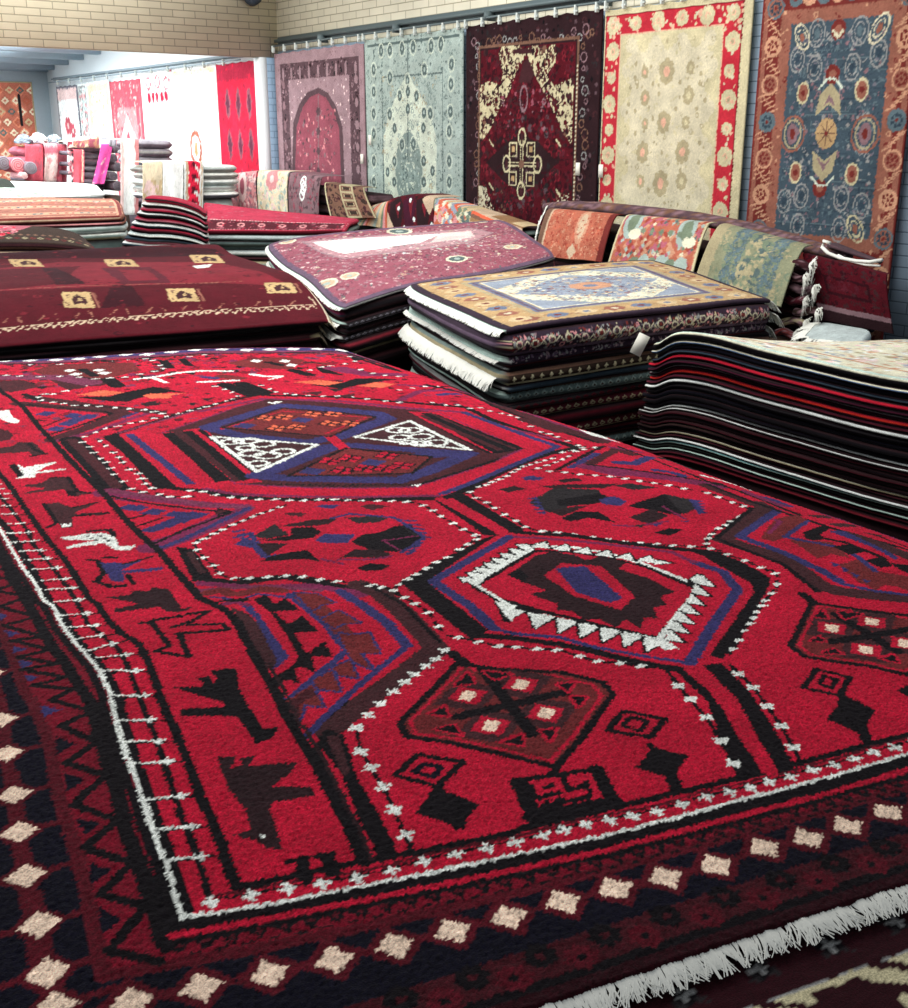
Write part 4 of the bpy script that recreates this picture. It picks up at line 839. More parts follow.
def d3(L, W, w, h):
    q = lambda *p: S1(W, 450, 0, 4.582, p)
    L.speck((.03,.03,w-.03,h-.03), 1500, ['CHR','DR2','DRK','MV3','BLK'], .006, .022, 7)
    r = random.Random(3)
    for k in range(30):
        for x in (.17, w-.17): L.ring(x+r.uniform(-.04,.04), .16+k*.075, r.uniform(.015,.035), r.choice(['MV1','GRY','FBN']), .008)
    for k in range(22): L.ring(.1+k*(w-.2)/21, .16+r.uniform(-.04,.04), r.uniform(.015,.035), r.choice(['MV1','GRY','FBN']), .008)
    i0 = q((135,215))[0]; i1 = q((598,162))[0]; y0 = (i0[1]+i1[1])/2; y1 = 1.92
    L.frame(i0[0], y0, i1[0], y1, .02, 'FBN'); L.rect(i0[0]+.02, y0+.02, i1[0]-.02, y1-.02, 'WIN')
    L.frame(i0[0]+.02, y0+.02, i1[0]-.02, y1-.02, .014, 'DRK')
    mn = (i0[0]+.04, y0+.04); mx = (i1[0]-.04, y1-.04)
    L.speck((mn[0],mn[1],mx[0],mx[1]), 1500, ['WI2','WI3','DR3','DRK','WI2','DR2'], .008, .026, 8)
    spl = q((230,215),(330,208),(355,255),(310,330),(290,385),(268,440),(232,500),(185,600),(140,660),(140,390),(180,372),(235,388),(250,330),(228,260))
    spr = q((368,214),(490,205),(488,290),(445,345),(480,392),(572,355),(560,665),(520,610),(480,510),(430,410),(392,335),(362,250))
    for sp in (spl, spr):
        L.poly(sp, 'IV2'); a, b = np.min(sp, 0), np.max(sp, 0)
        keep = L.a.copy(); L.speck((a[0],a[1],b[0],b[1]), 460, ['DRK','DR2','DR2','FBN','WIN'], .008, .024, 9)
        ch = L.a != keep; tmp = L.a.copy(); L.a[:] = keep
        m = keep == PID['IV2']; L.a[ch & m] = tmp[ch & m]
    L.poly(q((300,225),(375,222),(385,245),(290,248)), 'DR2'); L.poly(q((340,290),(365,262),(392,330),(375,380),(320,380)), 'DR2')
    for s in (q((135,850),(170,860),(200,950),(270,1050),(135,1100)), q((548,880),(500,910),(470,960),(420,1060),(548,1100))):
        L.poly(s, 'IVO'); a, b = np.min(s, 0), np.max(s, 0); L.speck((a[0],a[1],b[0],b[1]), 150, ['DRK','DR2','FBN','WIN'], .008, .024, 10)
    L.speck((mn[0]+.25,q((0,400))[0][1],mx[0]-.25,q((0,600))[0][1]), 40, ['MV4','WI3','MV1'], .010, .02, 11)
    c = q((335,752))[0]
    L.poly(q((170,745),(250,660),(335,610),(420,660),(495,745),(420,830),(335,890),(250,830)), 'DRK'); L.speck((c[0]-.35,c[1]-.35,c[0]+.35,c[1]+.35), 120, ['CHR','MV3','WI2'], .01, .03, 12)
    for a in range(4):
        dx, dy = [(0,-1),(0,1),(-1,0),(1,0)][a]; L.stroke([c, (c[0]+dx*.17, c[1]+dy*.17)], .036, 'IV2'); L.stroke([c, (c[0]+dx*.17, c[1]+dy*.17)], .020, 'DRK')
        L.ring(c[0]+dx*.19, c[1]+dy*.2, .045, 'IV2', .014, .06); L.disc(c[0]+dx*.19, c[1]+dy*.2, .018, 'DR2', .03)
    for sx in (-1,1):
        for sy in (-1,1): L.frame(c[0]+sx*.11-.05, c[1]+sy*.11-.055, c[0]+sx*.11+.05, c[1]+sy*.11+.055, .010, 'IV2'); L.rect(c[0]+sx*.11-.02, c[1]+sy*.11-.02, c[0]+sx*.11+.02, c[1]+sy*.11+.02, 'TAN')
    L.disc(*c, .035, 'FBN')
    o = q((345,452))[0]; L.ring(*o, .045, 'MV1', .012, .09)
    for p in ((185,640),(490,640),(185,840),(490,870)): L.stroke(q(p, (p[0]+18, p[1]+30)), .014, 'IV2')
    for t in np.arange(y0+.2, y1, .03): L.disc(i1[0]-.012, t, .008, 'IVO')
hang('dark maroon rug with ivory spandrels and a small ivory cross medallion', 467, 600.5, zt_of(535,17), .12, d3, base='DRK', seed=3, tags=[(579,169)])
def d4(L, W, w, h):
    q = lambda *p: S1(W, 590, 0, 4.688, p)
    A = q((82,75))[0]; B = q((728,-5))[0]; y0 = (A[1]+B[1])/2+.0; x0, x1 = q((70,400))[0][0], q((700,400))[0][0]
    I = q((150,170))[0]; J = q((632,112))[0]; iy = (I[1]+J[1])/2; ix0, ix1 = q((140,400))[0][0], q((612,400))[0][0]
    L.rect(x0, y0, x1, h-.1, 'HRD'); L.frame(x0, y0, x1, h-.1, .008, 'RDD')
    r = random.Random(6)
    bw = ix0-x0
    def rose(x, y, R): L.flower(x, y, R, 'IV2', 'HPK', 9); L.disc(x, y, R*.18, 'IV3')
    n = 6
    for k in range(n): rose(x0+bw/2+k*(x1-x0-bw)/(n-1), y0+(iy-y0)/2, .062 if k%2 == 0 else .05)
    for k in range(1, 11):
        for x in (x0+bw/2, (x1+ix1)/2): rose(x+r.uniform(-.01,.01), iy+.02+k*.172-.09, .062 if k%2 else .042)
    for _ in range(170):
        s = r.choice((0,1,2)); 
        x, y = (r.uniform(x0+.02, ix0-.01), r.uniform(iy, h-.15)) if s == 0 else (r.uniform(ix1+.01, x1-.02), r.uniform(iy, h-.15)) if s == 1 else (r.uniform(x0, x1), r.uniform(y0+.02, iy-.01))
        L.disc(x, y, r.uniform(.006,.016), r.choice(['IV2','HPK','IVO']))
    L.rect(ix0, iy, ix1, h-.28, 'IV2'); L.frame(ix0-.006, iy-.006, ix1+.006, h-.27, .008, 'HPK')
    L.rect(ix0+.07, iy+.07, ix1-.07, h-.35, 'IVO')
    for k in range(14):
        for x in (ix0+.075, ix1-.075): L.disc(x, iy+.1+k*.13, .05, 'IVO' if k%2 else 'IV2')
    for k in range(7): L.disc(ix0+.1+k*(ix1-ix0-.2)/6, iy+.07, .05, 'IVO' if k%2 == 0 else 'IV2')
    L.speck((ix0+.05,iy+.05,ix1-.05,h-.4), 420, ['IV2','IV3','IVO','IV2'], .006, .016, 13)
    for p, R, c in [((368,335),.085,'IV3'),((352,575),.075,'IV3'),((250,715),.075,'IV3'),((440,712),.078,'IV3'),((338,860),.09,'IV3'),((262,460),.055,'IV3'),((468,448),.06,'GRN'),((478,318),.045,'GRN'),((455,575),.045,'GRN'),((262,340),.04,'IV3'),((262,580),.04,'IV3'),((435,850),.06,'GRN'),((240,850),.05,'IV3'),((350,1080),.08,'IV3')]:
        x, y = q(p)[0]
        for k in range(8): L.disc(x+R*.55*math.cos(k*.785), y+R*.62*1.15*math.sin(k*.785), R*.3, c if c != 'GRN' else 'IV3')
        L.disc(x, y, R*.6, 'IV3', R*.75); L.disc(x, y, R*.32, 'IV2' if c == 'GRN' else 'HPK', R*.4)
    for p in [(220,300),(215,365),(525,345),(430,385),(520,390),(300,395),(330,440),(215,520),(185,490),(410,510),(505,510),(300,555),(380,555),(215,625),(180,670),(520,670),(175,760),(515,760),(375,770),(280,890),(430,800),(345,715),(370,190),(225,405),(545,470)]:
        x, y = q(p)[0]; L.disc(x, y, .014, 'IV3', .018)
hang('ivory rug with a red flower border and faint grey blossoms', 603.5, 747, zt_of(604,10), .12, d4, base='IV2', seed=4, tags=[(602,171)])
def d5(L, W, w, h):
    q = lambda *p: S1(W, 745, 0, 4.031, p)
    L.rect(.015,.02,w-.015,h-.02,'RS2'); L.speck((0,0,w,h), 300, ['RST','RS3'], .006, .012, 14)
    f0 = q((195,100))[0]; f1 = q((602,55))[0]; xb0, xb1 = q((160,500))[0][0]-.005, q((555,500))[0][0]
    # outer rust band
    fy0 = (q((398,78))[0][1]); fy1 = q((310,950))[0][1]
    bw = .115
    L.rect(.05, .03, w-.05, h-.03, 'RST'); L.rect(xb0-.075, fy0-.075, xb1+.075, fy1+.075, 'RS2'); L.speck((xb0-.075,fy0-.075,xb1+.075,fy1+.075), 300, ['RS3','RST'], .006, .014, 15)
    cxl, cxr = (.05+xb0-.075)/2, (w-.05+xb1+.075)/2
    for x, mir in ((cxl,1),(cxr,-1)):
        for k in range(16):
            y = q((120,190))[0][1]+(k-2)*.215
            if k%2 == 0 or True:
                c = ['RS3','BL2','RS3'][k%3]
                L.disc(x, y, .058, 'RS2' if k%2 else c); L.ring(x, y, .055, c, .012)
                for j in range(7): L.disc(x+.03*math.cos(j*.9), y+.03*math.sin(j*.9), .011, 'RST' if c != 'BL2' else 'BL3')
                L.disc(x, y, .011, 'RST')
            yy = y+.107
            for j in range(5):
                t = -.045+.022*j; L.stroke([(x+mir*t, yy+t*1.0), (x+mir*t-.03, yy+t*1.0+.012)], .008, 'RS3'); L.stroke([(x+mir*t, yy+t), (x+mir*t+.03, yy+t-.012)], .008, 'RS3')
            L.stroke([(x-mir*.05, yy-.05), (x+mir*.05, yy+.05)], .006, 'RS3')
    for k in range(8):
        x = xb0+.02+k*(xb1-xb0)/7; L.disc(x, (fy0-.075+.03)/2, .05, 'RS3' if k%2 else 'BL2', .05); L.disc(x, (fy0-.075+.03)/2, .02, 'RST')
    L.rect(xb0, fy0, xb1, fy1, 'BLU'); r = random.Random(9)
    for k in range(130): 
        y = fy0+(fy1-fy0)*r.random(); x = xb0+(xb1-xb0)*r.random(); L.stroke([(x, y), (min(xb1, x+r.uniform(.1,.4)), y)], .006, r.choice(['BL3','BLU','BLU','BL2']))
    L.rect(xb0, fy1-.62, xb1, fy1, 'BL3') if False else None
    L.speck((xb0+.03,fy0+.05,xb1-.03,fy1-.03), 900, ['BL2','BL2','GRY','MV1','BL3','GY2','BL3'], .005, .015, 16)
    def ovl(p, rx, ry, c, rot=0, c2='RST'): x, y = q(p)[0]; L.ring(x, y, rx, c, .008, ry, rot); L.ring(x, y, rx*.6, c, .005, ry*.6, rot); L.disc(x, y, rx*.35, c2, ry*.35, rot)
    for p in ((295,135),(470,125)): ovl(p, .055, .075, 'GRY', 0, 'BL2')
    for p in ((215,240),(545,215),(285,275),(440,270),(160,810),(475,830),(230,790),(395,800),(215,910),(385,925)): ovl(p, .05, .07, 'GRY', 0, 'BL3')
    ovl((235,150), .045, .075, 'IVO', -.5, 'RS2'); ovl((548,115), .045, .085, 'IVO', .5, 'RS2'); ovl((450,922), .045, .08, 'IV2', -.5, 'RS2')
    for p in ((238,375),(478,362),(207,695),(438,702)):
        x, y = q(p)[0]; L.disc(x, y, .045, 'IV2', .065); L.disc(x, y, .035, 'RS2', .05); L.disc(x, y, .018, 'RST')
    x, y = q((332,538))[0]; L.disc(x, y, .075, 'TAN', .085)
    for j in range(8): L.stroke([(x, y), (x+.06*math.cos(j*.785), y+.068*math.sin(j*.785))], .007, 'FBN')
    L.disc(x, y, .014, 'RST')
    for p, c in (((357,300),'RST'),((305,758),'RST'),((382,118),'RST')): L.disc(*q(p)[0], .05, c, .055); L.disc(*q(p)[0], .025, 'RS2')
    for p, s in (((345,400),1),((320,670),-1)):
        x, y = q(p)[0]; L.poly([(x-.09,y+s*.09),(x-.07,y-s*.02),(x,y-s*.09),(x+.07,y-s*.02),(x+.09,y+s*.09),(x,y+s*.03)], 'IV3'); L.poly([(x-.05,y+s*.05),(x,y-s*.03),(x+.05,y+s*.05),(x,y+s*.01)], 'MV1')
        L.stroke([(x-.08,y-s*.06),(x-.03,y-s*.11),(x+.03,y-s*.11),(x+.08,y-s*.06)], .012, 'SG3')
    for p in ((195,540),(490,540)):
        x, y = q(p)[0]; L.ring(x, y, .085, 'RS2', .012, .10); L.ring(x, y, .06, 'IV3', .01, .08); L.disc(x, y, .04, 'MV1', .06); L.disc(x, y, .018, 'RST', .03)
    L.stroke(q((362,125),(380,150),(400,125)), .018, 'IVO')
hang('blue rug with rust red rosette border and scattered blossoms, rightmost on the wall', 757.5, 0, zt_of(604,10)+.03, .25, d5, base='RST', yr=3.80, seed=5)
cl = []
for a, b in ((Y1l, Y1r), (onx(366.5,100,HX)[1], onx(464,100,HX)[1]), (onx(467,100,HX)[1], onx(600.5,100,HX)[1]), (onx(603.5,100,HX)[1], onx(747,100,HX)[1]), (onx(757.5,100,HX)[1], 3.80)):
    n = 8
    cl += [a-.03+(b-a+.06)*k/(n-1) for k in range(n)]
rail('hanging_rail', 5.945, 3.6, 11.12, zt_of(535,17)+.075, 'grey green rail along the brick wall carrying five hung rugs', cl, zt_of(535,17)-.005)
# ---------------- rugs hung in the bright far room
FXR = FX-.03
def fd(base2, frame, motif, seed):
    def f(L, W, w, h):
        L.frame(.05,.05,w-.05,h-.05,.03,frame); L.speck((.08,.08,w-.08,h-.08), 90, [motif, base2], .01, .03, seed)
    return f
def fr1(L, W, w, h):
    L.rect(0,0,w,.18,'FR2'); L.speck((0,0,w,h), 300, ['FRD','FR2'], .01, .03, 21)
    for k in range(5):
        for j in range(3): 
            x, y = w*(.26+.28*j), .42+k*.42; L.dia(x, y, .09, .20, 'FRD'); L.poly([(x-.07,y),(x-.03,y-.13),(x,y-.17),(x+.03,y-.13),(x+.07,y),(x+.03,y+.13),(x,y+.17),(x-.03,y+.13)], 'BPK'); L.dia(x, y, .045, .12, 'BP3')
def fr2(L, W, w, h):
    L.frame(.03,.03,w-.03,h-.03,.05,'KCR'); L.speck((.03,.02,w-.03,.12), 60, ['TN2','KCR'], .01, .02, 3)
    x, y = W(197, 149); L.ring(x, y, .14, 'SO1', .05, .18); L.disc(x, y, .05, 'TAN', .08); L.ring(x, y-.95, .05, 'GRY', .015, .08)
    L.speck((.2,.2,w-.2,h-.3), 60, ['LGR','KCR'], .01, .025, 4)
def fr3(L, W, w, h):
    for px, py in ((150,98),(154,97),(158,97),(163,97),(167,96)): L.disc(*W(px,py), .05, 'FRD', .06)
    for px, py in ((158,82),(149,84),(167,83),(172,76)): L.ring(*W(px,py), .07, 'HRS', .025)
def fr4(L, W, w, h):
    L.frame(.0,.0,w,h,.07,'HRS'); L.frame(.12,.2,w-.12,h-.1,.09,'HRS'); L.rect(.06,.06,w-.06,.34,'HRS'); L.speck((.05,.05,w-.05,h), 260, ['PNK','PK2','PK3'], .015, .04, 5)
    L.poly([(.25,h),(.25,.75),(w/2,.42),(w-.25,.75),(w-.25,h)], 'PKW'); L.poly([(.36,h),(.36,.9),(w/2,.6),(w-.36,.9),(w-.36,h)], 'HRS'); L.speck((.34,.8,w-.34,h), 90, ['PK3','PNK'], .02, .05, 6)
def fr5(L, W, w, h):
    L.frame(.04,.04,w-.04,h-.04,.10,'KCR'); L.speck((.1,.1,w-.1,.6), 70, ['TN2','LGR','KCR'], .015, .04, 7)
def fr6(L, W, w, h):
    L.frame(.03,.03,w-.03,h,.03,'GRY'); L.speck((.05,.05,w-.05,.8), 60, ['GRY','PNK','LGR'], .02, .05, 8)
def fr7(L, W, w, h):
    L.frame(0,0,w,h,.04,'GY2'); L.rect(.04,.04,w-.04,.2,'PK3')
    for k in range(4): L.flower(w*.42, .55+k*.3, .13, 'HRS', 'PK3', 6); L.flower(w*.62, .62+k*.3, .11, 'HRS', 'PKW', 6)
gz = onx(140, 74, FXR)[2]
for lab, a, b, fn, bs, z0 in (('crimson rug with rows of dark pointed ovals, hung beside the white jamb',219,257.3,fr1,'FRD',onx(238,62,FXR)[2]),('white hung rug with cream border and a small orange medallion',174.5,218.5,fr2,'WH2',gz+.02),('white hung rug with a row of small pink motifs',142.8,174,fr3,'WH2',gz+.02),
    ('pink prayer rug with arched field hung on the bright wall',111.5,142.5,fr4,'PNK',gz-.05),('pale cream hung rug left of the pink prayer rug',88.5,111,fr5,'OFW',gz-.02),('narrow white hung rug with grey outlined motifs',79.5,88,fr6,'OFW',gz-.03),('white hung rug with dark edging and a pink flower column',58,79,fr7,'WH2',gz-.04)):
    hang(lab, a, b, z0, .35, fn, X=FXR, base=bs, nd=.02, res=.014, seed=int(a), wav=.006, group='rugs hung in the bright far room')
rail('hanging_rail', FXR-.0, 11.6, 17.9, gz+.06, 'thin dark rail high on the white wall of the far room', [12.0+.5*k for k in range(12)], gz+.0, M_RAIL2, .6)
# kilim on the end wall
KX0, KX1 = ony(-14, 100, EY)[0], ony(33, 100, EY)[0]; kz1, kz0 = ony(10, 81.5, EY)[2], .9
LK = Loom(0, 0, KX1-KX0, kz1-kz0, .008, 'EKB'); w_, h_ = KX1-KX0, kz1-kz0
for i in range(9):
    for j in range(7):
        x, y = (j+.5*(i%2))*.155+.03, .12+i*.15; c = ['KCR','KOR','TN2','SG4','KCR'][(i*3+j)%5]
        LK.dia(x, y, .085, .085, 'EK2' if (i+j)%2 else 'SO1'); LK.dia(x, y, .062, .055, c); LK.dia(x, y, .026, .024, 'EKB')
LK.frame(0,0,w_,h_,.02,'IV3'); LK.stroke([(w_-.21,.2),(w_-.21,.6)], .05, 'CHR')
xx, dd = np.meshgrid(np.linspace(0, w_, 110), np.linspace(0, h_, 120))
kil = slab('hanging_rug', np.dstack([KX0+xx, EY-.03+0*xx, kz1-dd])[::-1], LK.sample(xx, dd)[::-1], .012, nprof=1, up=(0,-1,0))
tag(kil, 'orange and cream diamond kilim hung on the far end wall', 'wall rug', 'rugs hung in the bright far room')
# ================================================================== stacked and folded rugs
def ORD(k): return ['topmost','second','third','fourth','fifth','sixth','seventh','eighth','ninth','tenth','eleventh','twelfth','thirteenth','fourteenth','fifteenth','sixteenth','seventeenth','eighteenth','nineteenth','twentieth','twenty first','twenty second','twenty third','twenty fourth','twenty fifth','twenty sixth','twenty seventh','twenty eighth','twenty ninth','thirtieth','thirty first','thirty second','thirty third','thirty fourth','thirty fifth'][k]
SIDEPAT = {}
def sidepat(name, length, height, base, draw, res=.003):
    L = Loom(0, 0, length, height, res, base); draw(L, length, height); SIDEPAT[name] = (L, length, height)
def sidefn(spec):
    """spec: per side 0 near,1 right,2 far,3 left -> colour, list of colours top to bottom, or a named side pattern"""
    def f(k, s, t):
        out = np.zeros(s.shape, int)
        for side in range(4):
            m = k == side; sp = spec[side] if isinstance(spec, (tuple, list)) and len(spec) == 4 and isinstance(spec, tuple) else spec
            if isinstance(sp, str) and sp in SIDEPAT:
                L, ln, hh = SIDEPAT[sp]; out[m] = L.sample(s[m]*ln, np.clip(t[m], 0, 1)*hh, .001)
            elif isinstance(sp, str): out[m] = PID[sp]
            else:
                n = len(sp); idx = np.clip((t[m]*n).astype(int), 0, n-1); out[m] = np.array([PID[c] for c in sp])[idx]
        return out
    return f
class Inv:
    """finds where on a laid cloth (u,v) a sight line lands"""
    def __init__(s, pile, dims, ext=0.):
        P, U, V = pile.grid(161, 161, 0.); s.x, s.y = project(P); s.n = 161; s.d = dims
    def __call__(s, px, py):
        k = int(np.argmin((s.x-px)**2+(s.y-py)**2)); j, i = divmod(k, s.n)
        i = min(max(i, 1), s.n-2); j = min(max(j, 1), s.n-2)
        J = np.array([[(s.x[j,i+1]-s.x[j,i-1])/2, (s.x[j+1,i]-s.x[j-1,i])/2], [(s.y[j,i+1]-s.y[j,i-1])/2, (s.y[j+1,i]-s.y[j-1,i])/2]])
        dd = np.linalg.solve(J, np.array([px-s.x[j,i], py-s.y[j,i]]))
        dd = np.clip(dd, -60, 60)
        return ((i+dd[0])/(s.n-1)*s.d[0], (j+dd[1])/(s.n-1)*s.d[1])
class Pile:
    """corners NL NR FR FL of the top cloth (3-D); layers are laid downwards."""
    def __init__(s, corners, seed, nu=40, nv=40, rc=.05, sag=None, wave=.006, step=.012, front=None):
        s.c = [np.asarray(c, float) for c in corners]; s.seed = seed; s.nu, s.nv, s.rc, s.sag, s.wave, s.step = nu, nv, rc, sag, wave, step
        s.front = front; s.zm = min(c[2] for c in s.c); s.depth = 0.; s.k = 0; s.r = random.Random(seed); s.made = []
    def grid(s, nu, nv, dz, j=(0,0,0,0)):
        NL, NR, FR, FL = s.c
        eu = (NR-NL)/np.linalg.norm(NR-NL); ev = (FL-NL)/np.linalg.norm(FL-NL); eu = eu*[1,1,0]; ev = ev*[1,1,0]
        Lu, Lv = np.linalg.norm(NR-NL), np.linalg.norm(FL-NL)
        U, V = np.meshgrid(np.linspace(0, 1, nu), np.linspace(0, 1, nv))
        U0, V0 = U, V; a, b = 2*U-1, 2*V-1; q = 1-s.rc*(a**6)*(b**6); U, V = (a*q+1)/2, (b*q+1)/2
        wv = .004*np.sin(V0*7+s.k*1.7+s.seed)*(2*U0-1)
        U = -j[3]/Lu+U*(1+(j[1]+j[3])/Lu)+wv; V = -j[0]/Lv+V*(1+(j[0]+j[2])/Lv)+.006*np.sin(U0*9+s.k*2.3+s.seed)*(2*V0-1)
        Ue, Ve = U[..., None], V[..., None]
        P = (1-Ue)*(1-Ve)*NL+Ue*(1-Ve)*NR+Ue*Ve*FR+(1-Ue)*Ve*FL
        U, V = np.clip(U, 0, 1), np.clip(V, 0, 1)
        k = max(0., 1-dz/s.zm)
        z = P[..., 2]*k
        if s.sag is not None: z = z+s.sag(U, V)*k
        z = z+wob(P[..., 0], P[..., 1], s.wave, 1.3, s.seed)*k
        U, V = U0, V0
        P[..., 2] = np.maximum(z, .012*k)
        return P, U, V
    def add(s, th, side, label=None, top='DRK', draw=None, dims=None, nu=None, nv=None, bulge=None, cat='rug', group=None, name='folded_rug', jit=None, mat=None, fr=(), nprof=None, res=.005, extra=0., jl=0.):
        nu = nu or s.nu; nv = nv or s.nv
        st = s.step if jit is None else jit
        j = [s.r.uniform(-st, st)+extra for _ in range(4)]
        j[3] += jl
        P, U, V = s.grid(nu, nv, s.depth, j)
        if s.depth > 0:                                   # tiny air gap, keeps cloths apart
            P[..., 2] -= .002
        if draw:
            L = Loom(0, 0, dims[0], dims[1], res, top); draw(L, dims[0], dims[1]); ids = L.sample(U*dims[0], V*dims[1], res*.5)
        else: ids = np.full(U.shape, PID[top])
        hk = P[..., 2]; nprof = nprof or (20 if any(isinstance(x, str) and x in SIDEPAT for x in (side if isinstance(side, tuple) else (side,))) else 5)
        k0 = max(0., 1-s.depth/s.zm); k1 = max(0., 1-(s.depth+th)/s.zm)
        thick = np.maximum(hk*(1-k1/max(k0, 1e-6))-.0025, .003)
        rg_ = np.random.default_rng(s.seed*50+s.k)
        P = P+rg_.normal(0, .00025, P.shape)
        if draw is None and name != 'rug':                # ends pulled in a little at random so edges undulate
            pass
        o = slab(name, P, ids, thick, side=sidefn(side), bulge=th*.45 if bulge is None else bulge, nprof=nprof, mat=mat)
        tag(o, label, cat, group); s.made.append(o)
        rim = {0: P[0], 1: P[:, -1], 2: P[-1, ::-1], 3: P[::-1, 0]}
        for (sd, ln, dens, m, dr) in fr:
            e = rim[sd][::2]-np.array((0, 0, th*.5)); t = e[-1]-e[0]; out = np.array((t[1], -t[0], 0)); 
            cen = P.reshape(-1, 3).mean(0); 
            if out@(e.mean(0)-cen) < 0: out = -out
            fringe('fringe', e+out/np.linalg.norm(out)*((th*.45 if bulge is None else bulge)*.9), tuple(out), ln, m, o, dens=dens, width=.004, droop=dr, jit=.35, seed=s.seed+s.k*7+sd)
        s.depth += th; s.k += 1
        return o
    def rest(s, n, side, label, cat='rug', group=None):
        """what carries the pile down to the floor"""
        h = s.zm-s.depth
        for i in range(n): s.add(h/n-.0005, side, label[i] if isinstance(label, list) else label, cat=cat, group=group, nu=24, nv=24, bulge=.02, extra=-.03)
# ------------------------------------------------------------------ C: gold rug pile
def scroll(L, w, h):
    L.speck((0, h*.12, w, h*.8), int(w*420), ['IV2','MV1','DRK','PNK','GRY','RST'], .004, .011, 31)
    n = int(w/.085)
    for k in range(n):
        x = (k+.5)*w/n; y = h*.45+.008*math.sin(k*2.); L.ring(x, y, .018, 'IVO', .006); L.disc(x, y, .010, 'RST' if k%2 else 'MV3'); L.stroke([(x+.02, y+.01), (x+.045, y-.012), (x+.06, y+.01)], .006, 'IVO')
    L.rect(0, 0, w, h*.07, 'DPU'); L.rect(0, h*.82, w, h, 'LPU'); L.speck((0,h*.82,w,h), 60, ['DPU','MV3'], .004, .010, 32)
sidepat('scroll', 1.6, .11, 'DPU', scroll)
def arrows(L, w, h):
    L.rect(0, 0, w, h*.22, 'FBN'); L.rect(0, h*.78, w, h, 'IV2')
    for k in range(int(w/.05)):
        x = (k+.5)*.05; L.poly([(x-.014,h*.6),(x,h*.3),(x+.014,h*.6)], 'IV2'); L.rect(x-.004, h*.5, x+.004, h*.72, 'IV2')
sidepat('arrows', 1.6, .06, 'OLV', arrows)
def geo(a, b, c):
    def f(L, w, h):
        for k in range(int(w/.045)):
            x = (k+.5)*.045; L.dia(x, h*.5, .016, h*.3, b); L.dia(x, h*.5, .007, h*.12, c)
        L.rect(0, 0, w, h*.14, c); L.rect(0, h*.86, w, h, b)
    return f
sidepat('greygreen', 1.6, .05, 'SG4', geo('SG4','SG2','OLV')); sidepat('creamred', 1.6, .045, 'DR3', geo('DR3','IV3','WIN')); sidepat('redblack', 1.6, .03, 'CHR', geo('CHR','WIN','BLK')); sidepat('greydot', 1.8, .045, 'CHR', geo('CHR','GY2','BLK'))
sidepat('navyspeck', 1.6, .05, 'DPU', lambda L, w, h: (L.speck((0, h*.15, w, h*.6), 200, ['LPU','MV2','GRY'], .004, .009, 33), L.rect(0, h*.84, w, h, 'WIN')))
def goldtop(L, w, h):
    L.rect(.02,.02,w-.02,h-.02,'TAN'); b = .25
    r = random.Random(5)
    L.speck((.03,.03,w-.03,h-.03), 700, ['TN2','TN3','RS2','IV2','TN3','IV3'], .006, .016, 34)
    for k in range(9):
        x = .16+k*(w-.32)/8
        for y in (b*.52, h-b*.52): L.flower(x, y, .055, ['RS2','PBL','TN2'][k%3], ['IVO','RST','PBL'][k%3], 6)
        y = .16+k*(h-.32)/8
        for x2 in (b*.52, w-b*.52): L.flower(x2, y, .055, ['TN2','RS2','PBL'][k%3], ['RST','IVO','RST'][k%3], 6)
    L.frame(b,b,w-b,h-b,.045,'PBL'); L.frame(b+.012,b+.012,w-b-.012,h-b-.012,.018,'LPU'); L.rect(b+.05,b+.05,w-b-.05,h-b-.05,'OLW')
    L.frame(b-.03,b-.03,w-b+.03,h-b+.03,.02,'IV3')
    L.speck((b+.06,b+.06,w-b-.06,h-b-.06), 900, ['TN2','PB2','RS3','PBL','IV3','SGE'], .006, .016, 35)
    c = (w/2, h/2); L.poly([(c[0]-.42,c[1]),(c[0]-.2,c[1]-.25),(c[0],c[1]-.42),(c[0]+.2,c[1]-.25),(c[0]+.42,c[1]),(c[0]+.2,c[1]+.25),(c[0],c[1]+.42),(c[0]-.2,c[1]+.25)], 'PB2')
    L.speck((c[0]-.35,c[1]-.35,c[0]+.35,c[1]+.35), 700, ['PB2','LPU','RS2','TN2','PBL','PBL','OLW'], .006, .018, 36); L.flower(c[0], c[1], .12, 'RS3', 'PBL', 8)
    for sx in (b+.06, w-b-.06):
        for sy in (b+.06, h-b-.06): L.poly([(sx,sy),(sx+(.28 if sx < w/2 else -.28),sy),(sx,sy+(.28 if sy < h/2 else -.28))], 'PB2'); 
    L.frame(0,0,w,h,.035,'DPU')
pc = [onz(506,327,.88), onz(775,296,.88), onz(645,254.5,.88), onz(470,264,.88)]
cornC = [onz(506,327,.88), onz(776,296,.88), onz(655,256,.87), onz(406,282,.88)]
pC = Pile(cornC, 3, nu=90, nv=40, rc=.03, wave=.006, step=.014, sag=lambda U, V: -.012*np.exp(-U/.06)-.02*np.exp(-(1-U)/.08))
W1 = ('MNT','GRY','GRY','MNT')
LC = 'in the gold topped pile'
pC.add(.022, ('DPU','DPU','DPU',['CHR','MNT','MNT','MNT']), 'gold bordered floral rug with blue and cream centre, topmost of the middle pile', top='DPU', draw=goldtop, dims=(1.5,1.6), nu=200, nv=200, fr=((3,.028,600,M_FRINGE,.02),(1,.05,300,M_FRINGE,.05)), res=.005)
pC.add(.085, ('scroll','DPU','DPU',['CHR','DPU','LPU','DPU','CHR']), 'dark folded rug with cream scroll border, right under the gold topped rug', nu=420, nv=30, fr=((1,.05,300,M_FRINGE,.06),))
pC.add(.042, ('navyspeck','DPU','DPU',['MNT','MNT','DPU','CHR']), 'navy folded rug with a red lower edge, third in the gold topped pile', nu=420, nv=30, fr=((1,.05,300,M_FRINGE,.06),(3,.02,400,M_FRINGE,.01)))
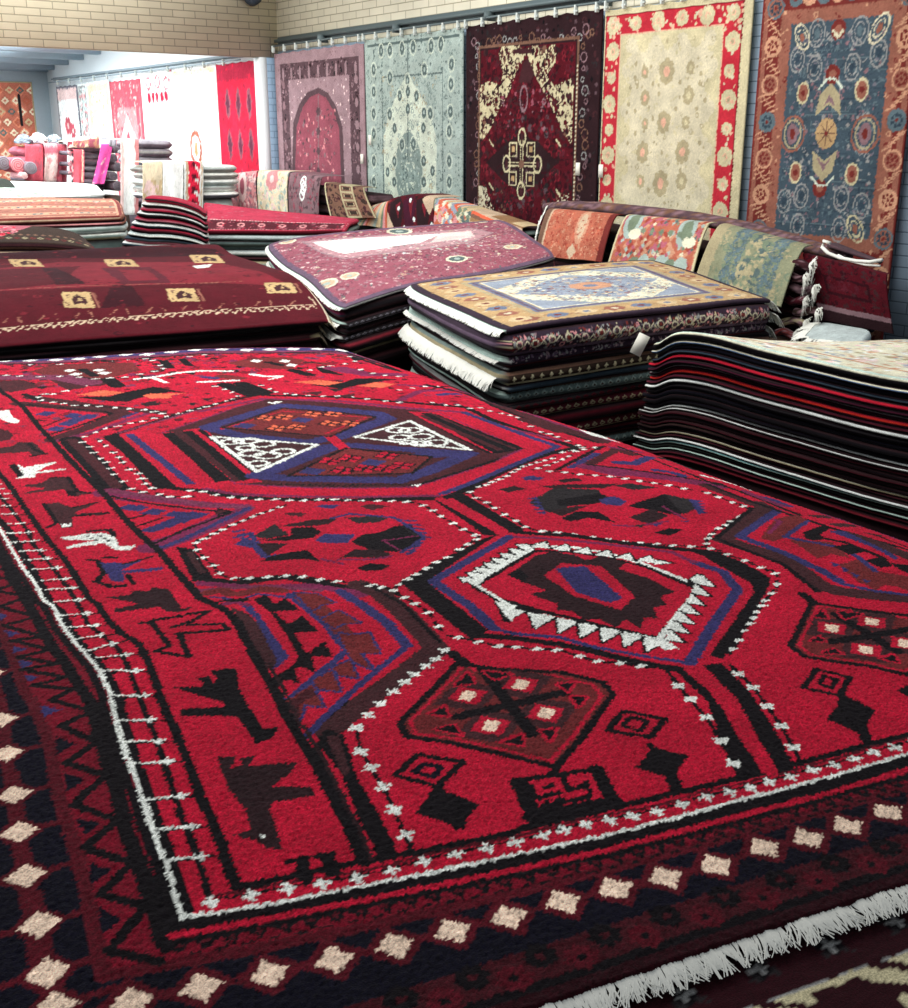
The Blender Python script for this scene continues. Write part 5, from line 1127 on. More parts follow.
pC.add(.016, ('BLK','DPU','DPU','GRY'), 'thin black rug between navy and arrow bordered rugs, gold topped pile')
pC.add(.055, ('arrows','OLV','OLV',['SG2','IV3','GRY','SG2']), 'olive brown folded rug with a row of cream arrows, gold topped pile', nu=420, nv=30, fr=((3,.045,700,M_FRINGE,.045),))
pC.add(.026, ('BL3','BL3','BL3',['CHR','GRY','CHR']), 'plain slate blue rug under the arrow bordered one, gold topped pile')
pC.add(.046, ('greygreen','SG4','SG4',['MNT','SG4','CHR']), 'grey green folded rug with small lozenge border, gold topped pile', nu=420, nv=30)
pC.add(.030, ('redblack','CHR','CHR',['CHR','MNT','CHR']), 'black rug with dull red lozenges, low in the gold topped pile', nu=420, nv=30)
pC.add(.042, ('creamred','DR3','DR3',['GRY','DR3','CHR']), 'maroon folded rug with cream lozenges, low in the gold topped pile', nu=420, nv=30)
pC.add(.045, (['WIN','WI2','BLK'],'WI2','WI2',['MNT','CHR','CHR']), 'plain dark red folded rug, lowest visible in the gold topped pile')
pC.add(.040, ('creamred','DR2','DR2',['MNT','CHR']), 'brown red rug with cream lozenges near the foot of gold topped pile', nu=420, nv=30)
pC.add(.035, (['WIN','BLK','DR3'],'DR2','DR2',['GRY','CHR']), 'wine and black folded rug near the foot of gold topped pile')
pC.add(.050, ('greygreen','SG4','SG4',['MNT','CHR']), 'grey green lozenge rug near the foot of gold topped pile', nu=420, nv=30)
pC.rest(3, ('DRK','DRK','DRK','CHR'), 'dark folded rug hidden at the foot of the gold topped pile', group='hidden rugs under the gold topped pile')
# yellow paper tag
tg = boxes('price_tag', [((0,0,0),(.003,.045,.085))], M_TAG)
# ------------------------------------------------------------------ D: striped pile on the right
cornD = [np.array((3.22,3.04,.84)), np.array((3.22,.95,.84)), np.array((3.97,1.05,.84)), np.array((3.97,3.04,.83))]
# near edge runs from the left end (towards the opening) to the right end (towards the viewer)
def sagD(U, V):
    return .040*np.exp(-((U-.12)/.11)**2)*(1-V)-.05*np.exp(-(U/.035)**2)-.16*V*np.exp(-(U/.19)**2)-.008*np.sin(U*16)*(1-V)
pD = Pile(cornD, 7, nu=90, nv=16, rc=.0, wave=.004, step=.012, sag=sagD)
def creamtop(L, w, h):
    L.speck((0,0,w,h), 1400, ['IV3','RS3','PB2','OFW','SND','PK3'], .008, .022, 41); L.frame(0,0,w,h,.02,'MNT')
    L.frame(.14,.14,w-.14,h-.14,.02,'RS3')
seq = [('cream edged black',.030,['OLW','OLW','BLK','BLK','BLK','BLK']),('cream edged blue',.014,['OLW','OLW','SKY','BL3']),('black navy',.018,['BLK','NV2','BLK']),('slate navy',.018,['NV2','BL3','BLK']),('crimson edged',.019,['CRI','CRI','PLM']),('dark plum',.018,['BLK','PLM','BLK']),
    ('white threaded plum',.017,['GRY','PLM','BLK','BLK','PLM']),('orange red edged',.020,['CRI','ORR','DR3']),('plum maroon',.016,['PLM','DR3','BLK']),('bright white edged black',.017,['OFW','OFW','WHT','BLK']),('black',.022,['BLK','CHR','BLK','BLK']),('blue black',.020,['BLK','NV2','BLK','BL3']),('soot black',.020,['BLK','BLK','CHR']),('dark navy',.018,['NV2','BLK','BLK']),
    ('broad white edged',.013,['OFW','OFW','WHT','BLK']),('thin white edged',.011,['OFW','GRY','BLK']),('maroon brown',.018,['DR2','DRK','DR3','DRK']),('dark brown',.016,['DRK','BLK','DR2']),('wine brown',.016,['DR2','DRK','DR3','BLK']),('coffee brown',.015,['OLV','DRK','BLK']),('black brown',.014,['DRK','BLK','DR2']),('cream grey edged',.013,['OLW','IV3','DR3']),('dull maroon',.012,['DR3','DRK','BLK']),('clean white edged',.013,['OFW','OFW','OFW','BLK']),('teal edged',.012,['TEA','TEA','MNT','DGR']),('black green',.014,['BLK','DGR','BLK']),('pale grey edged',.011,['MNT','MNT','BLK']),('black maroon',.018,['BLK','DR3','BLK']),('dark red',.018,['WIN','WI3','WI2'])]
for k, (nm, th, cs) in enumerate(seq):
    lab = f'{nm} folded rug, {ORD(k)} from the top of the right hand striped pile' if k else 'cream topped rug with black folded edge, topmost of the right hand striped pile'
    o = pD.add(th, (cs, cs, 'CHR', ['GRY', cs[-1], cs[0]]), lab, draw=creamtop if k == 0 else None, dims=(2.1,.9), top='OLW' if k == 0 else 'DRK', nu=220 if k == 0 else 90, nv=90 if k == 0 else 12, group=None, fr=((3,.022,220,M_FRINGE,.003),) if k in (3,4,9,10,14,15,21,23,24,26) else (((2,.03,250,M_FRINGE,.0),) if k == 0 else ()), mat=M_WOOL, bulge=th*.42, nprof=6, jl=.0032*k)
    if k == 4: tgp = o
pD.rest(3, (['DRK','BLK','DR2'],'DRK','DRK','DRK'), 'dark folded rug hidden at the foot of the right hand pile', group='hidden rugs under the right hand pile')
q = onz(647,343,.80); tg.parent = tgp; tg.location = onx(640, 357, 3.19); tg.rotation_euler = (.42, .1, .75); tg['label'] = 'yellowish paper price tag'
# ------------------------------------------------------------------ A: maroon pile with gold squares
NRa, FRa = onz(333,317,.73), onz(220,248,.88); dA = np.array((-1.05*2.75,.455*2.75,0)); NLa = onz(0,343,.73); dN = (NLa-NRa)/np.linalg.norm(NLa-NRa)*3.0
cornA = [NRa+dN, NRa, FRa, FRa+dN*1.0]
def flatA(c): c = np.array(c); c[2] = .88; return c
cornA = [flatA(c) for c in cornA]
wA = 3.0; hA = np.linalg.norm(cornA[2]-cornA[1])
pA = Pile(cornA, 12, nu=60, nv=60, rc=.02, wave=.004, step=.01, sag=lambda U, V: -.155*np.clip(1-V/.40, 0, 1)**1.7-.012*np.exp(-(1-U)/.03)+.03*np.exp(-((V-1)/.10)**2))
fA_ = Inv(pA, (wA, hA))
def maroontop(L, w, h):
    L.poly([fA_(-60,278),fA_(0,268),fA_(60,262),fA_(215,262),fA_(290,287),fA_(210,283),fA_(0,291),fA_(-60,297)], 'WI3')
    L.poly([fA_(-60,272),fA_(80,266),fA_(60,284),fA_(-60,296)], 'WIN'); L.poly([fA_(40,268),fA_(55,268),fA_(85,284),fA_(55,285)], 'WI2'); L.poly([fA_(-60,252),fA_(0,249),fA_(215,249),fA_(225,256),fA_(0,259),fA_(-60,262)], 'WI2')
    L.poly([fA_(110,288),fA_(132,287),fA_(145,306),fA_(100,308)], 'WI2'); L.poly([fA_(100,268),fA_(150,267),fA_(170,283),fA_(120,284)], 'DR3'); L.poly([fA_(118,270),fA_(146,270),fA_(158,280),fA_(128,281)], 'WI3')
    L.speck((0,0,w,h), 700, ['WI2','WIN','WI3','WIN'], .006, .02, 42)
    L.stroke([fA_(-60,301),fA_(0,290),fA_(80,286),fA_(210,283),fA_(242,281)], .007, 'RS2'); L.stroke([fA_(190,270),fA_(242,281)], .008, 'RST'); L.stroke([fA_(110,270),fA_(190,268),fA_(225,262)], .006, 'RST')
    for (x, y, sx, sy) in ((26,263,14,3.6),(121,263,14,3.6),(207,259,14,4),(77,300,14,8),(182,295,14,6.5),(280,288,14,5.2),(-25,306,14,8)):
        k = 3. if y > 270 else 4.
        q = [fA_(x-sx-k,y-sy),fA_(x+sx-k,y-sy),fA_(x+sx+k,y+sy),fA_(x-sx+k*.4,y+sy)]; L.poly(q, 'GLD')
        L.poly([fA_(x-sx*.5,y-sy*.1),fA_(x-sx*.1,y-sy*.7),fA_(x+sx*.6,y-sy*.1),fA_(x+sx*.7,y+sy*.6),fA_(x+sx*.1,y+sy*.4),fA_(x-sx*.3,y+sy*.7)], 'DR2'); L.poly([fA_(x+sx*.05,y-sy*.3),fA_(x+sx*.35,y+sy*.1),fA_(x,y+sy*.2)], 'GLD')
        L.poly([fA_(x-sx*.85,y+sy*.2),fA_(x-sx*.55,y+sy*.7),fA_(x-sx*.75,y+sy*.8)], 'FBN'); L.poly([fA_(x-sx*.9,y-sy*.7),fA_(x-sx*.6,y-sy*.7),fA_(x-sx*.8,y-sy*.2)], 'FBN')
        if y > 270: L.stroke([fA_(x+sx*1.05,y-sy*.9), fA_(x+sx*1.5,y+sy*.9)], .012, 'RS2')
    L.poly([fA_(192,266),fA_(212,264),fA_(208,267.5),fA_(196,268.5)], 'WHT')
    lo, hi = [(-60,341),(0,333),(100,323),(200,315),(317,309)], [(-60,336),(0,328.5),(100,319),(200,311),(316,305)]
    for nn, ll in ((0, lo), (1, hi)):
        pass
    xs = np.linspace(-60, 316, 84); zz = []
    for k, x in enumerate(xs):
        y = np.interp(x, [p[0] for p in (lo if k%2 else hi)], [p[1] for p in (lo if k%2 else hi)]); zz.append(fA_(x, y))
    L.stroke(zz, .007, 'SND'); L.stroke([fA_(*p) for p in hi], .006, 'SND'); L.stroke([fA_(316,305), fA_(309,297)], .007, 'SND')
    for k in range(20):
        x = -50+18*k; y = np.interp(x, [-60,0,100,200,316], [328,321,313,306,301]); L.stroke([fA_(x-2,y+3), fA_(x+(3 if k%2 else -5),y-2)], .007, 'RS2')
pA.add(.030, (['WIN','WI2','BLK'],'WI3','WI2','WI2'), 'maroon rug with gold animal squares and zigzag border, topmost of left pile', top='WIN', draw=maroontop, dims=(wA,hA), nu=330, nv=300, bulge=.012, fr=((1,.034,420,M_FRINGE2,.04),), res=.006, nprof=4)
pA.add(.040, (['BLK','CHR','BLK'],['BLK','DR3'],'BLK','BLK'), 'black folded rug under the maroon rug with gold squares', extra=-.03, fr=((1,.035,360,M_FRINGE2,.02),))
pA.add(.028, (['DRK','BLK','BLK'],['DRK','BLK'],'BLK','BLK'), 'soot dark folded rug, third in the maroon left pile', extra=-.04, fr=((1,.035,300,M_FRINGE2,.03),))
pA.add(.050, (['IV3','DR2','DRK','DR3','DRK'],['IV3','DR2'],'BLK','BLK'), 'brown folded rug with a thin pale edge, fourth in maroon left pile', extra=-.03, fr=((1,.035,300,M_FRINGE2,.04),))
pA.rest(4, (['DRK','DR3','DRK'],'DRK','DRK','DRK'), 'dark folded rug hidden at the foot of the maroon left pile', group='hidden rugs under the maroon left pile')
# ------------------------------------------------------------------ B: pink floral pile
cornB = [onz(342,305,.80), onz(558,252,.90), onz(500,216,1.05), onz(264,243,.92)]
pB = Pile(cornB, 21, nu=100, nv=40, rc=.04, wave=.010, step=.018, sag=lambda U, V: .018*np.sin(U*5)-.03*np.exp(-V/.05)*U-.02*np.exp(-U/.05))
iB = Inv(pB, (1.9,1.4))
def pinktop(L, w, h):
    L.speck((.0,.0,w,h), 2600, ['BP2','MV1','BP2','MV4','BPK','BP3','MV2','BP3'], .005, .017, 51)
    q = [iB(*p) for p in ((303,242),(340,238.5),(420,233),(470,228),(492,233),(470,243),(420,250),(345,259),(322,253))]
    L.poly(q, 'BP2'); mn, mx = np.min(q, 0), np.max(q, 0); L.speck((mn[0],mn[1],mx[0],mx[1]), 300, ['PK3','MV2','BPK'], .006, .016, 52)
    L.poly([iB(*p) for p in ((312,242.5),(345,239.5),(400,236),(440,234),(420,243),(380,249),(345,254),(330,250))], 'OFW'); L.poly([iB(*p) for p in ((440,233),(470,231),(475,237),(430,243))], 'PK3')
    L.speck((w*.3,h*.40,w*.75,h*.62), 90, ['LGR','PKW','SGE','MV2'], .008, .018, 53)
    for ring in (.09, .30): pass
    L.speck((.05,.05,w-.05,h-.05), 260, ['PK3','SG4','OLW','SND'], .007, .016, 54); L.stroke(q, .018, 'MV2', True)
    L.poly([iB(*p) for p in ((318,243),(345,240),(400,236.5),(440,234.5),(420,242),(380,248),(345,252.5),(332,249.5))], 'OFW')
    for p, rx, ry in (((399,231.5),.10,.09),((457,259),.09,.07),((512,247),.08,.07),((350,276),.07,.05),((287,241),.07,.08),((327,284),.08,.06),((480,221),.06,.08)):
        x, y = iB(*p); L.disc(x, y, rx, 'OLW', ry); L.disc(x, y, rx*.75, 'SG4' if rx > .085 else 'SND', ry*.72); L.disc(x, y, rx*.3, 'SGE', ry*.3)
    L.frame(0,0,w,h,.04,'LPU')
pB.add(.022, (['CHR','GRY','BLK'],'LPU','LPU',['CHR','MNT','MNT','CHR']), 'pink floral rug with white centre, topmost of the pile left of centre', top='BPK', draw=pinktop, dims=(1.9,1.4), nu=210, nv=160, fr=((3,.018,420,M_FRINGE,.012),))
pB.add(.055, (['BLK','BLK','DRK','BLK'],'DR3','DR3',['DR3','PUR','BL3','DR3']), 'black folded rug directly under the pink floral rug')
pB.add(.030, ('greydot','CHR','CHR',['MNT','DRK','CHR']), 'charcoal rug with grey lozenge edge, upper one in pink topped pile', nu=420, nv=30, fr=((3,.018,350,M_FRINGE,.012),), extra=.01)
pB.add(.035, (['BLK','DRK'],'CHR','CHR',['DRK','DRK','GRY']), 'thin black brown rug between two grey edged rugs, pink topped pile')
pB.add(.032, ('greydot','CHR','CHR',['WHT','CHR']), 'charcoal rug with grey lozenge edge, lower one in pink topped pile', nu=420, nv=30, fr=((3,.018,350,M_FRINGE,.012),), extra=.012)
pB.add(.050, (['WIN','WI3','WI2','BLK','BLK'],'WIN','WIN',['WIN','DRK']), 'dark rug with wine red folded edge in the pink topped pile', extra=.01)
pB.add(.050, (['IV3','DRK','BLK','DRK'],'CHR','CHR',['IV3','DRK']), 'black rug with beige edge stripe in the pink topped pile')
pB.add(.060, (['DR2','BLK','DRK','BLK'],'CHR','CHR',['GRY','DRK']), 'brown black folded rug low in the pink topped pile')
pB.rest(3, (['DRK','BLK','DR3'],'DRK','DRK','DRK'), 'dark folded rug hidden at the foot of the pink topped pile', group='hidden rugs under the pink topped pile')
# ------------------------------------------------------------------ F: striped kilims and the red rug pile behind
cF = [ony(146,197,8.25), ony(205,210,8.25), ony(205,207,8.7), ony(152,195,8.7)]
pF = Pile(cF, 31, nu=40, nv=16, rc=.05, wave=.004, step=.006, sag=lambda U, V: .025*np.sin(U*3.1)-.03*np.exp(-(1-U)/.08))
ks = [('crimson and black',['FR2','CHR','FR2']),('white striped',['WHT','WHT','CHR','CHR']),('pink red',['PK2','FR2','DRK']),('white and black',['OFW','CHR','BLK']),('rose red',['FR2','PK2','CHR']),('white and navy',['OFW','OFW','BL3','NV2']),('maroon',['FR2','DR3','BLK']),('pale grey striped',['LGR','WHT','BLK']),('slate and pink',['BL3','CHR','PK2']),('white and slate',['OFW','BL3','CHR']),('dark crimson',['DR3','FR2','BLK'])]
for k, (nm, cs) in enumerate(ks):
    pF.add(.034, (cs, cs, cs, cs), f'{nm} folded kilim, {ORD(k)} down in the small striped stack', top=cs[0], nprof=6, bulge=.02, name='folded_kilim', cat='kilim', jl=.023*k)
pF.rest(3, ('DRK','DRK','DRK','DRK'), 'dark folded kilim hidden at the foot of the striped stack', cat='kilim', group='hidden kilims under the striped stack')
cR = [ony(206,227,8.75), ony(343,226,8.0), ony(358,219,8.6), ony(204,203,9.6)]
def redtop(L, w, h):
    L.speck((0,0,w,h), 260, ['RDP','PK2','FR2','RDP'], .01, .03, 61); L.rect(0,0,w,.30,'DR3'); 
    for k in range(60): L.rect(.02+k*.04, .30, .04+k*.04, .32, 'PK3'); L.rect(.02+k*.04, .03, .04+k*.04, .05, 'PNK')
    for k in range(8):
        x = .2+k*.28; L.disc(x, .17, .05, 'PNK', .06); L.disc(x, .17, .025, 'DR3'); L.rect(x-.05,.08,x+.05,.10,'PK2')
    L.speck((0,.02,w,.3), 120, ['PK2','FR2','WIN'], .008, .02, 62); L.frame(0,0,w,h,.03,'FR2')
pR = Pile(cR, 33, nu=50, nv=30, rc=.02, wave=.006, step=.008, sag=lambda U, V: -.03*np.exp(-(V/.2)**2))
pR.add(.035, ('WIN','FR2','FR2','DR3'), 'crimson rug with dark dotted border, topmost beyond the maroon pile', top='RDP', draw=redtop, dims=(1.9,1.0), nu=150, nv=90)
pR.add(.05, (['LGR','LGR','SG2'],'SG2','SG2',['LGR','WHT']), 'pale grey folded rug under the crimson dotted rug')
pR.add(.07, (['SG4','DGR','SG4'],'SG4','SG4','SG4'), 'grey green folded rug, third beneath the crimson dotted rug')
pR.add(.06, (['LGR','WHT','SG2'],'SG2','SG2','SG2'), 'white edged folded rug, fourth beneath the crimson dotted rug')
pR.add(.03, (['DR2','DRK'],'SG2','SG2','DRK'), 'thin brown rug, fifth beneath the crimson dotted rug')
pR.add(.08, (['IV3','SG2','IV3'],'SG2','SG2','SG2'), 'beige grey folded rug, lowest visible beneath the crimson dotted rug')
pR.rest(3, ('SG4','SG4','SG4','SG4'), 'grey folded rug hidden at the foot of crimson topped pile', group='hidden rugs under the crimson topped pile')
# ------------------------------------------------------------------ G: left middle piles
cG = [ony(-95,222,9.6), ony(126,216,10.4), ony(117,198,11.6), ony(-70,197,11.6)]
def geotop(L, w, h):
    L.speck((0,0,w,h), 300, ['RS2','PNK','KOR','RST'], .012, .03, 71)
    for j in range(3):
        for k in range(12):
            x, y = .2+k*(w-.3)/11, .25+j*(h-.4)/2.2; L.rect(x-.10,y-.07,x+.10,y+.07,'SO3'); L.rect(x-.06,y-.04,x+.06,y+.04,'RS2' if (j+k)%3 else 'SG4'); L.rect(x-.02,y-.02,x+.03,y+.02,'SND')
    L.frame(0,0,w,h,.05,'RST'); L.frame(.05,.05,w-.05,h-.05,.03,'SO3')
pG = Pile(cG, 41, nu=40, nv=30, rc=.05, wave=.006, step=.02)
pG.add(.05, (['RST','SND','RS2','WIN'],'RS2','RS2','RS2'), 'rust red rug with beige squares, topmost of the far left pile', top='RS2', draw=geotop, dims=(2.4,1.3), nu=170, nv=100)
pG.add(.03, (['PNK','DR3'],'RS2','RS2','RS2'), 'thin pink rug beneath the rust red rug with beige squares')
pG.add(.06, (['LGR','SG2','LGR'],['LGR','WHT'],'SG2','SG2'), 'pale grey folded rug, third in far left rust topped pile')
pG.add(.06, (['WHT','SG2','IV3'],['LGR','WHT'],'SG2','SG2'), 'whitish folded rug, fourth in far left rust topped pile')
pG.rest(3, ('SG4','SG4','SG4','SG4'), 'grey folded rug hidden at the foot of far left pile', group='hidden rugs under the far left pile')
cH = [ony(-110,243,9.0), ony(95,242,9.0), ony(80,226,9.45), ony(-90,222,9.45)]
def tribalfold(L, w, h):
    for k in range(26):
        x = .05+k*.09; L.dia(x, .16, .04, .05, 'IV3' if k%2 else 'RST'); L.dia(x, .16, .02, .025, 'DRK'); L.dia(x+.045, .3, .03, .04, 'FBN')
    L.poly([(0,.22),(w*.35,.34),(w*.62,.5),(w*.7,h),(0,h)], 'PK2'); L.speck((0,.25,w*.6,h), 120, ['FRD','PNK','PK2'], .015, .035, 72)
pH = Pile(cH, 43, nu=40, nv=20, rc=.06, wave=.006, step=.015, sag=lambda U, V: -.07*np.exp(-(1-U)/.10)*1.0)
pH.add(.06, (['DRK','DR2','DRK','FBN'],'DR2','DR2','DR2'), 'dark brown tribal rug with pinkish red centre, front of far left pile', top='OLV', draw=tribalfold, dims=(2.2,.7), nu=170, nv=70)
pH.add(.05, (['SND','SG2'],['SND','PK3'],'SG2','SG2'), 'beige folded rug under the dark brown tribal rug at far left')
pH.rest(3, ('DRK','DRK','DRK','DRK'), 'dark folded rug hidden under the dark brown tribal rug', group='hidden rugs under the dark tribal rug')
# pale long pile beyond, with a green rug on it
cP = [ony(-120,195,12.35), ony(106,195,12.35), ony(94,183,12.68), ony(-100,178,12.68)]
pP = Pile(cP, 45, nu=40, nv=16, rc=.12, wave=.004, step=.01)
for k, (nm, cs) in enumerate([('white',['OFW','LGR']),('grey edged',['GRY','OFW']),('cream',['KCR','PK3']),('light grey',['LGR','GRY']),('pinkish',['PK3','PK2'])]):
    pP.add(.035, (cs, cs, cs, cs), f'{nm} folded rug, {ORD(k)} in the pale pile beyond the rust rug', top=cs[0], bulge=.02)
pP.rest(3, ('GRY','GRY','GRY','GRY'), 'grey folded rug hidden at the foot of the pale pile', group='hidden rugs under the pale pile')
cg = [ony(-60,199,11.68), ony(56,197,11.68), ony(46,188,11.98), ony(-50,187,11.98)]
L_ = Loom(0,0,1.2,.7,.01,'SGE'); L_.speck((0,0,1.2,.7), 160, ['SG3','GRN','SG2','IV3'], .015, .035, 73)
Pq = bilin(*cg, 70, 40, .1); U_, V_ = np.meshgrid(np.linspace(0,1.2,70), np.linspace(0,.7,40))
Pq[...,2] += .0
pS = Pile(cg, 47, nu=70, nv=40, rc=.08, wave=.004)
pS.add(.04, ('SG3','SG3','SG3','SG3'), 'pale green floral rug lying behind the rust red rug at far left', top='SGE', draw=lambda L, w, h: L.speck((0,0,w,h), 160, ['SG3','GRN','SG2','IV3'], .015, .035, 73), dims=(1.2,.7))
pS.rest(4, ('SG2','SG2','SG2','SG2'), 'green grey folded rug hidden under the pale green rug', group='hidden rugs under the pale green rug')
# ================================================================== draped cloths
def drape(label, TL, TR, BR, BL, back, base, draw, cat='rug', group=None, bow=.02, out=None, nu=120, nv=110, name='draped_rug', th=.010, sagtop=.0, mat=None, res=.006, topdrop=-.004):
    TL, TR, BR, BL = [np.asarray(p, float) for p in (TL, TR, BR, BL)]; back = np.asarray(back, float)
    w = np.linalg.norm(TR-TL); hf = (np.linalg.norm(BL-TL)+np.linalg.norm(BR-TR))/2; hb = np.linalg.norm(back); f0 = hb/(hb+hf)
    L = Loom(0, 0, w, hf, res, base)
    if draw: draw(L, w, hf)
    U, V = np.meshgrid(np.linspace(0, 1, nu), np.linspace(0, 1, nv)); P = np.zeros((nv, nu, 3))
    n = np.cross(TR-TL, BL-TL); n /= np.linalg.norm(n)
    if out is not None and n@np.asarray(out) < 0: n = -n
    t = np.clip((V-f0)/(1-f0), 0, 1)[..., None]; b = np.clip((f0-V)/f0, 0, 1)[..., None]; u = U[..., None]
    P = (1-u)*(1-t)*TL+u*(1-t)*TR+u*t*BR+(1-u)*t*BL+b*back
    r = np.random.default_rng(int(abs(TL[1])*1000)); ph = r.uniform(0, 6.28)
    P += n*(bow*np.sin(np.pi*np.clip(t, 0, 1)**.7)+.008*np.sin(u*9+ph)*t)
    P[..., 2] += (topdrop*b[..., 0]**1.5)+sagtop*np.sin(np.pi*U)*(1-t[..., 0])
    rr = .03*np.exp(-np.abs(V-f0)/.05); P[..., 2] -= rr*.25
    P += r.normal(0, .0004, P.shape)
    ids = L.sample(U*w, t[..., 0]*hf-b[..., 0]*.0, res*.5)
    up = n
    o = slab(name, P[::-1], ids[::-1], th, bulge=0, nprof=1, mat=mat, up=tuple(n))
    tag(o, label, cat, group); return o
XW = (-1, 0, 0)
# ------------------------------------------------------------------ E: long pile along the wall with drapes
def ex(px, py, X): return onx(px, py, X)
eL, eR = ex(547,213,5.52), ex(884,274,5.52)
pE = Pile([np.array((5.50, eL[1]-.03, eL[2]-.05)), np.array((5.50, 3.84, eR[2]-.05)), np.array((5.86, 3.84, eR[2]-.05)), np.array((5.86, eL[1]-.03, eL[2]-.05))], 55, nu=60, nv=10, rc=.0, wave=.004, step=.01, sag=lambda U, V: .012*np.sin(U*3.1))
for k, (nm, cs) in enumerate([('dark brown',['DRK','CHR','BLK']),('black',['BLK','CHR']),('grey brown',['OLV','DRK']),('charcoal',['CHR','BLK','OLV']),('brown',['DR2','DRK','BLK']),('dusky brown',['OLV','CHR'])]):
    pE.add(.055, (cs, cs, cs, cs), f'{nm} folded rug, {ORD(k)} in the wall pile, glimpsed between the draped rugs', bulge=.02)
pE.rest(4, ('CHR','CHR','CHR','CHR'), 'dark folded rug hidden behind the draped rugs of the wall pile', group='hidden rugs in the wall pile')
def dor(L, w, h):
    L.speck((0,0,w,h), 700, ['SO1','SO2','KOR','SO3'], .005, .012, 81); L.rect(0,0,.05,h,'FBN'); L.rect(.05,0,.07,h,'SND'); L.rect(w-.05,0,w,h,'RST')
    x, y = w*.60, h*.33; L.disc(x, y, .06, 'SO3', .14); L.disc(x, y, .04, 'SND', .10); L.speck((x-.05,y-.1,x+.05,y+.1), 16, ['SO2','SO1'], .006, .012, 1); L.dia(x-.05, h*.85, .05, .06, 'SND')
drape('orange red rug with pale oval medallion, leftmost draped on the wall pile', ex(549,208,5.46), ex(617,214,5.46), ex(601,262,5.26), ex(535,255,5.26), (.06,0,0), 'SO1', dor, out=XW, group=None)
def dpa(L, w, h):
    r = random.Random(8)
    for j in range(20):
        for k in range(22):
            x, y = (k+.5*(j%2))*w/21, (j+.5)*h/20; c = r.choice(['SO1','SO2','SO1','SO3','PK2']); L.dia(x, y, .026, .03, c)
            if r.random() < .13: L.dia(x, y, .022, .028, r.choice(['GRN','IVO','SG4','SGE']))
    for p in ((.14,.14),(.8,.2)): L.disc(w*p[0], h*p[1], .07, 'SGE', .13); L.disc(w*p[0], h*p[1], .04, 'GRN', .08); L.disc(w*p[0]+.05, h*p[1]+.09, .05, 'OLW', .04)
    for k in range(6): L.disc(w*(.3+.11*k), h*(.88-.05*(k%2)), .05, 'SGE' if k%2 else 'GRN'); L.star(w*(.3+.11*k), h*.3, .03, 'GRN', 6)
    L.rect(0,0,.015,h,'IV2'); L.rect(w-.015,0,w,h,'IV2')
drape('coral patchwork kilim with green and cream lozenges draped on the wall pile', ex(627,214,5.46), ex(710,222,5.46), ex(691,276,5.24), ex(607,268,5.24), (.06,0,0), 'SO1', dpa, out=XW)
def dsa(L, w, h):
    L.speck((0,0,w,h), 300, ['SG0','GRN','IV3'], .006, .02, 82)
    for (a, b) in ((.25,.42),(.70,.84)):
        L.poly([(w*a,0),(w*b,0),(w*(b-.03),h*.3),(w*b,h*.6),(w*(b-.02),h),(w*a,h),(w*(a+.03),h*.5)], 'SG5'); L.speck((w*a,0,w*b,h), 420, ['SG5','BL2','GRN','SG0','SG4'], .005, .014, 83)
    L.speck((w*.45,0,w*.66,h), 60, ['IV3','GRN','SG4'], .01, .03, 84); L.rect(0,0,w*.12,h,'IV3')
drape('sage and blue striped rug with soft pattern draped on the wall pile', ex(721,223,5.44), ex(806,245,5.44), ex(780,306,5.20), ex(693,285,5.20), (.06,0,0), 'SG0', dsa, out=XW, bow=.03)
def dma(L, w, h):
    L.speck((0,0,w,h), 240, ['WI2','WIN','DR2'], .008, .02, 85); L.frame(.12,.1,w-.12,h-.16,.015,'WI2'); L.rect(.16,.12,w-.2,h-.2,'WI3'); L.speck((.16,.12,w-.2,h-.2), 80, ['WIN','DR3'], .01, .02, 86); L.rect(0,h-.09,w,h-.065,'MV1'); L.rect(0,h-.065,w,h,'DRK')
drape('dark maroon rug draped over the right end of the wall pile', ex(803,252,5.44), ex(887,273,5.43), ex(893,334,5.40), ex(822,320,5.40), (.03,0,0), 'WIN', dma, out=XW, bow=.02)
# roll lying on top
pp = [(546,207),(565,206),(600,208),(650,213),(700,219),(750,229),(790,240),(822,251),(850,257)]
pts = [ex(np.interp(t, range(len(pp)), [q[0] for q in pp]), np.interp(t, range(len(pp)), [q[1] for q in pp]), 5.61) for t in np.linspace(0, len(pp)-1, 90)]; 
VN = len(pts)*16
rr_0 = [.036,.045,.052,.052,.052,.052,.052,.05,.03]
rr_ = list(np.interp(np.linspace(0, 8, 90), range(9), rr_0))
cols = np.array([PID[rnd.choice(['MV3','FBN','MV3','MV1'])] for _ in range(len(pts)*16)])
rl = tube('rolled_rug', pts, rr_, M_WOOL, n=16, cols=cols, flat=.8)
tag(rl, 'long brownish rolled rug lying along the top of the wall pile', 'rug')
fl = bilin(ex(826,243,5.53), ex(882,262,5.53), ex(878,258,5.78), ex(836,242,5.80), 30, 14, .1); fl[..., 2] += wob(fl[...,0], fl[...,1], .006, 3, 3)
flp = slab('flat_end', fl, np.full(fl.shape[:2], PID['MV3']), .02, bulge=.008, nprof=3, parent=rl)
def white_edge(name, pl, parent, r=.014, X=5.47): 
    t = tube(name, [ex(a, b, X) for a, b in pl], r, M_FRINGE, parent, n=8, flat=.7); return t
white_edge('fringe', [(830,243),(824,241),(822,247),(828,253),(840,258),(856,261),(870,262),(882,260)], rl); white_edge('fringe', [(838,255),(850,261),(866,265),(880,266)], rl, .009)
fringe('fringe', np.array([ex(548,206,5.52), ex(540,222,5.46), ex(534,250,5.30)]), (0,1,-.1), .04, M_FRINGE, rl, dens=200, width=.008, droop=.02, up=(-1,0,0), seed=5)
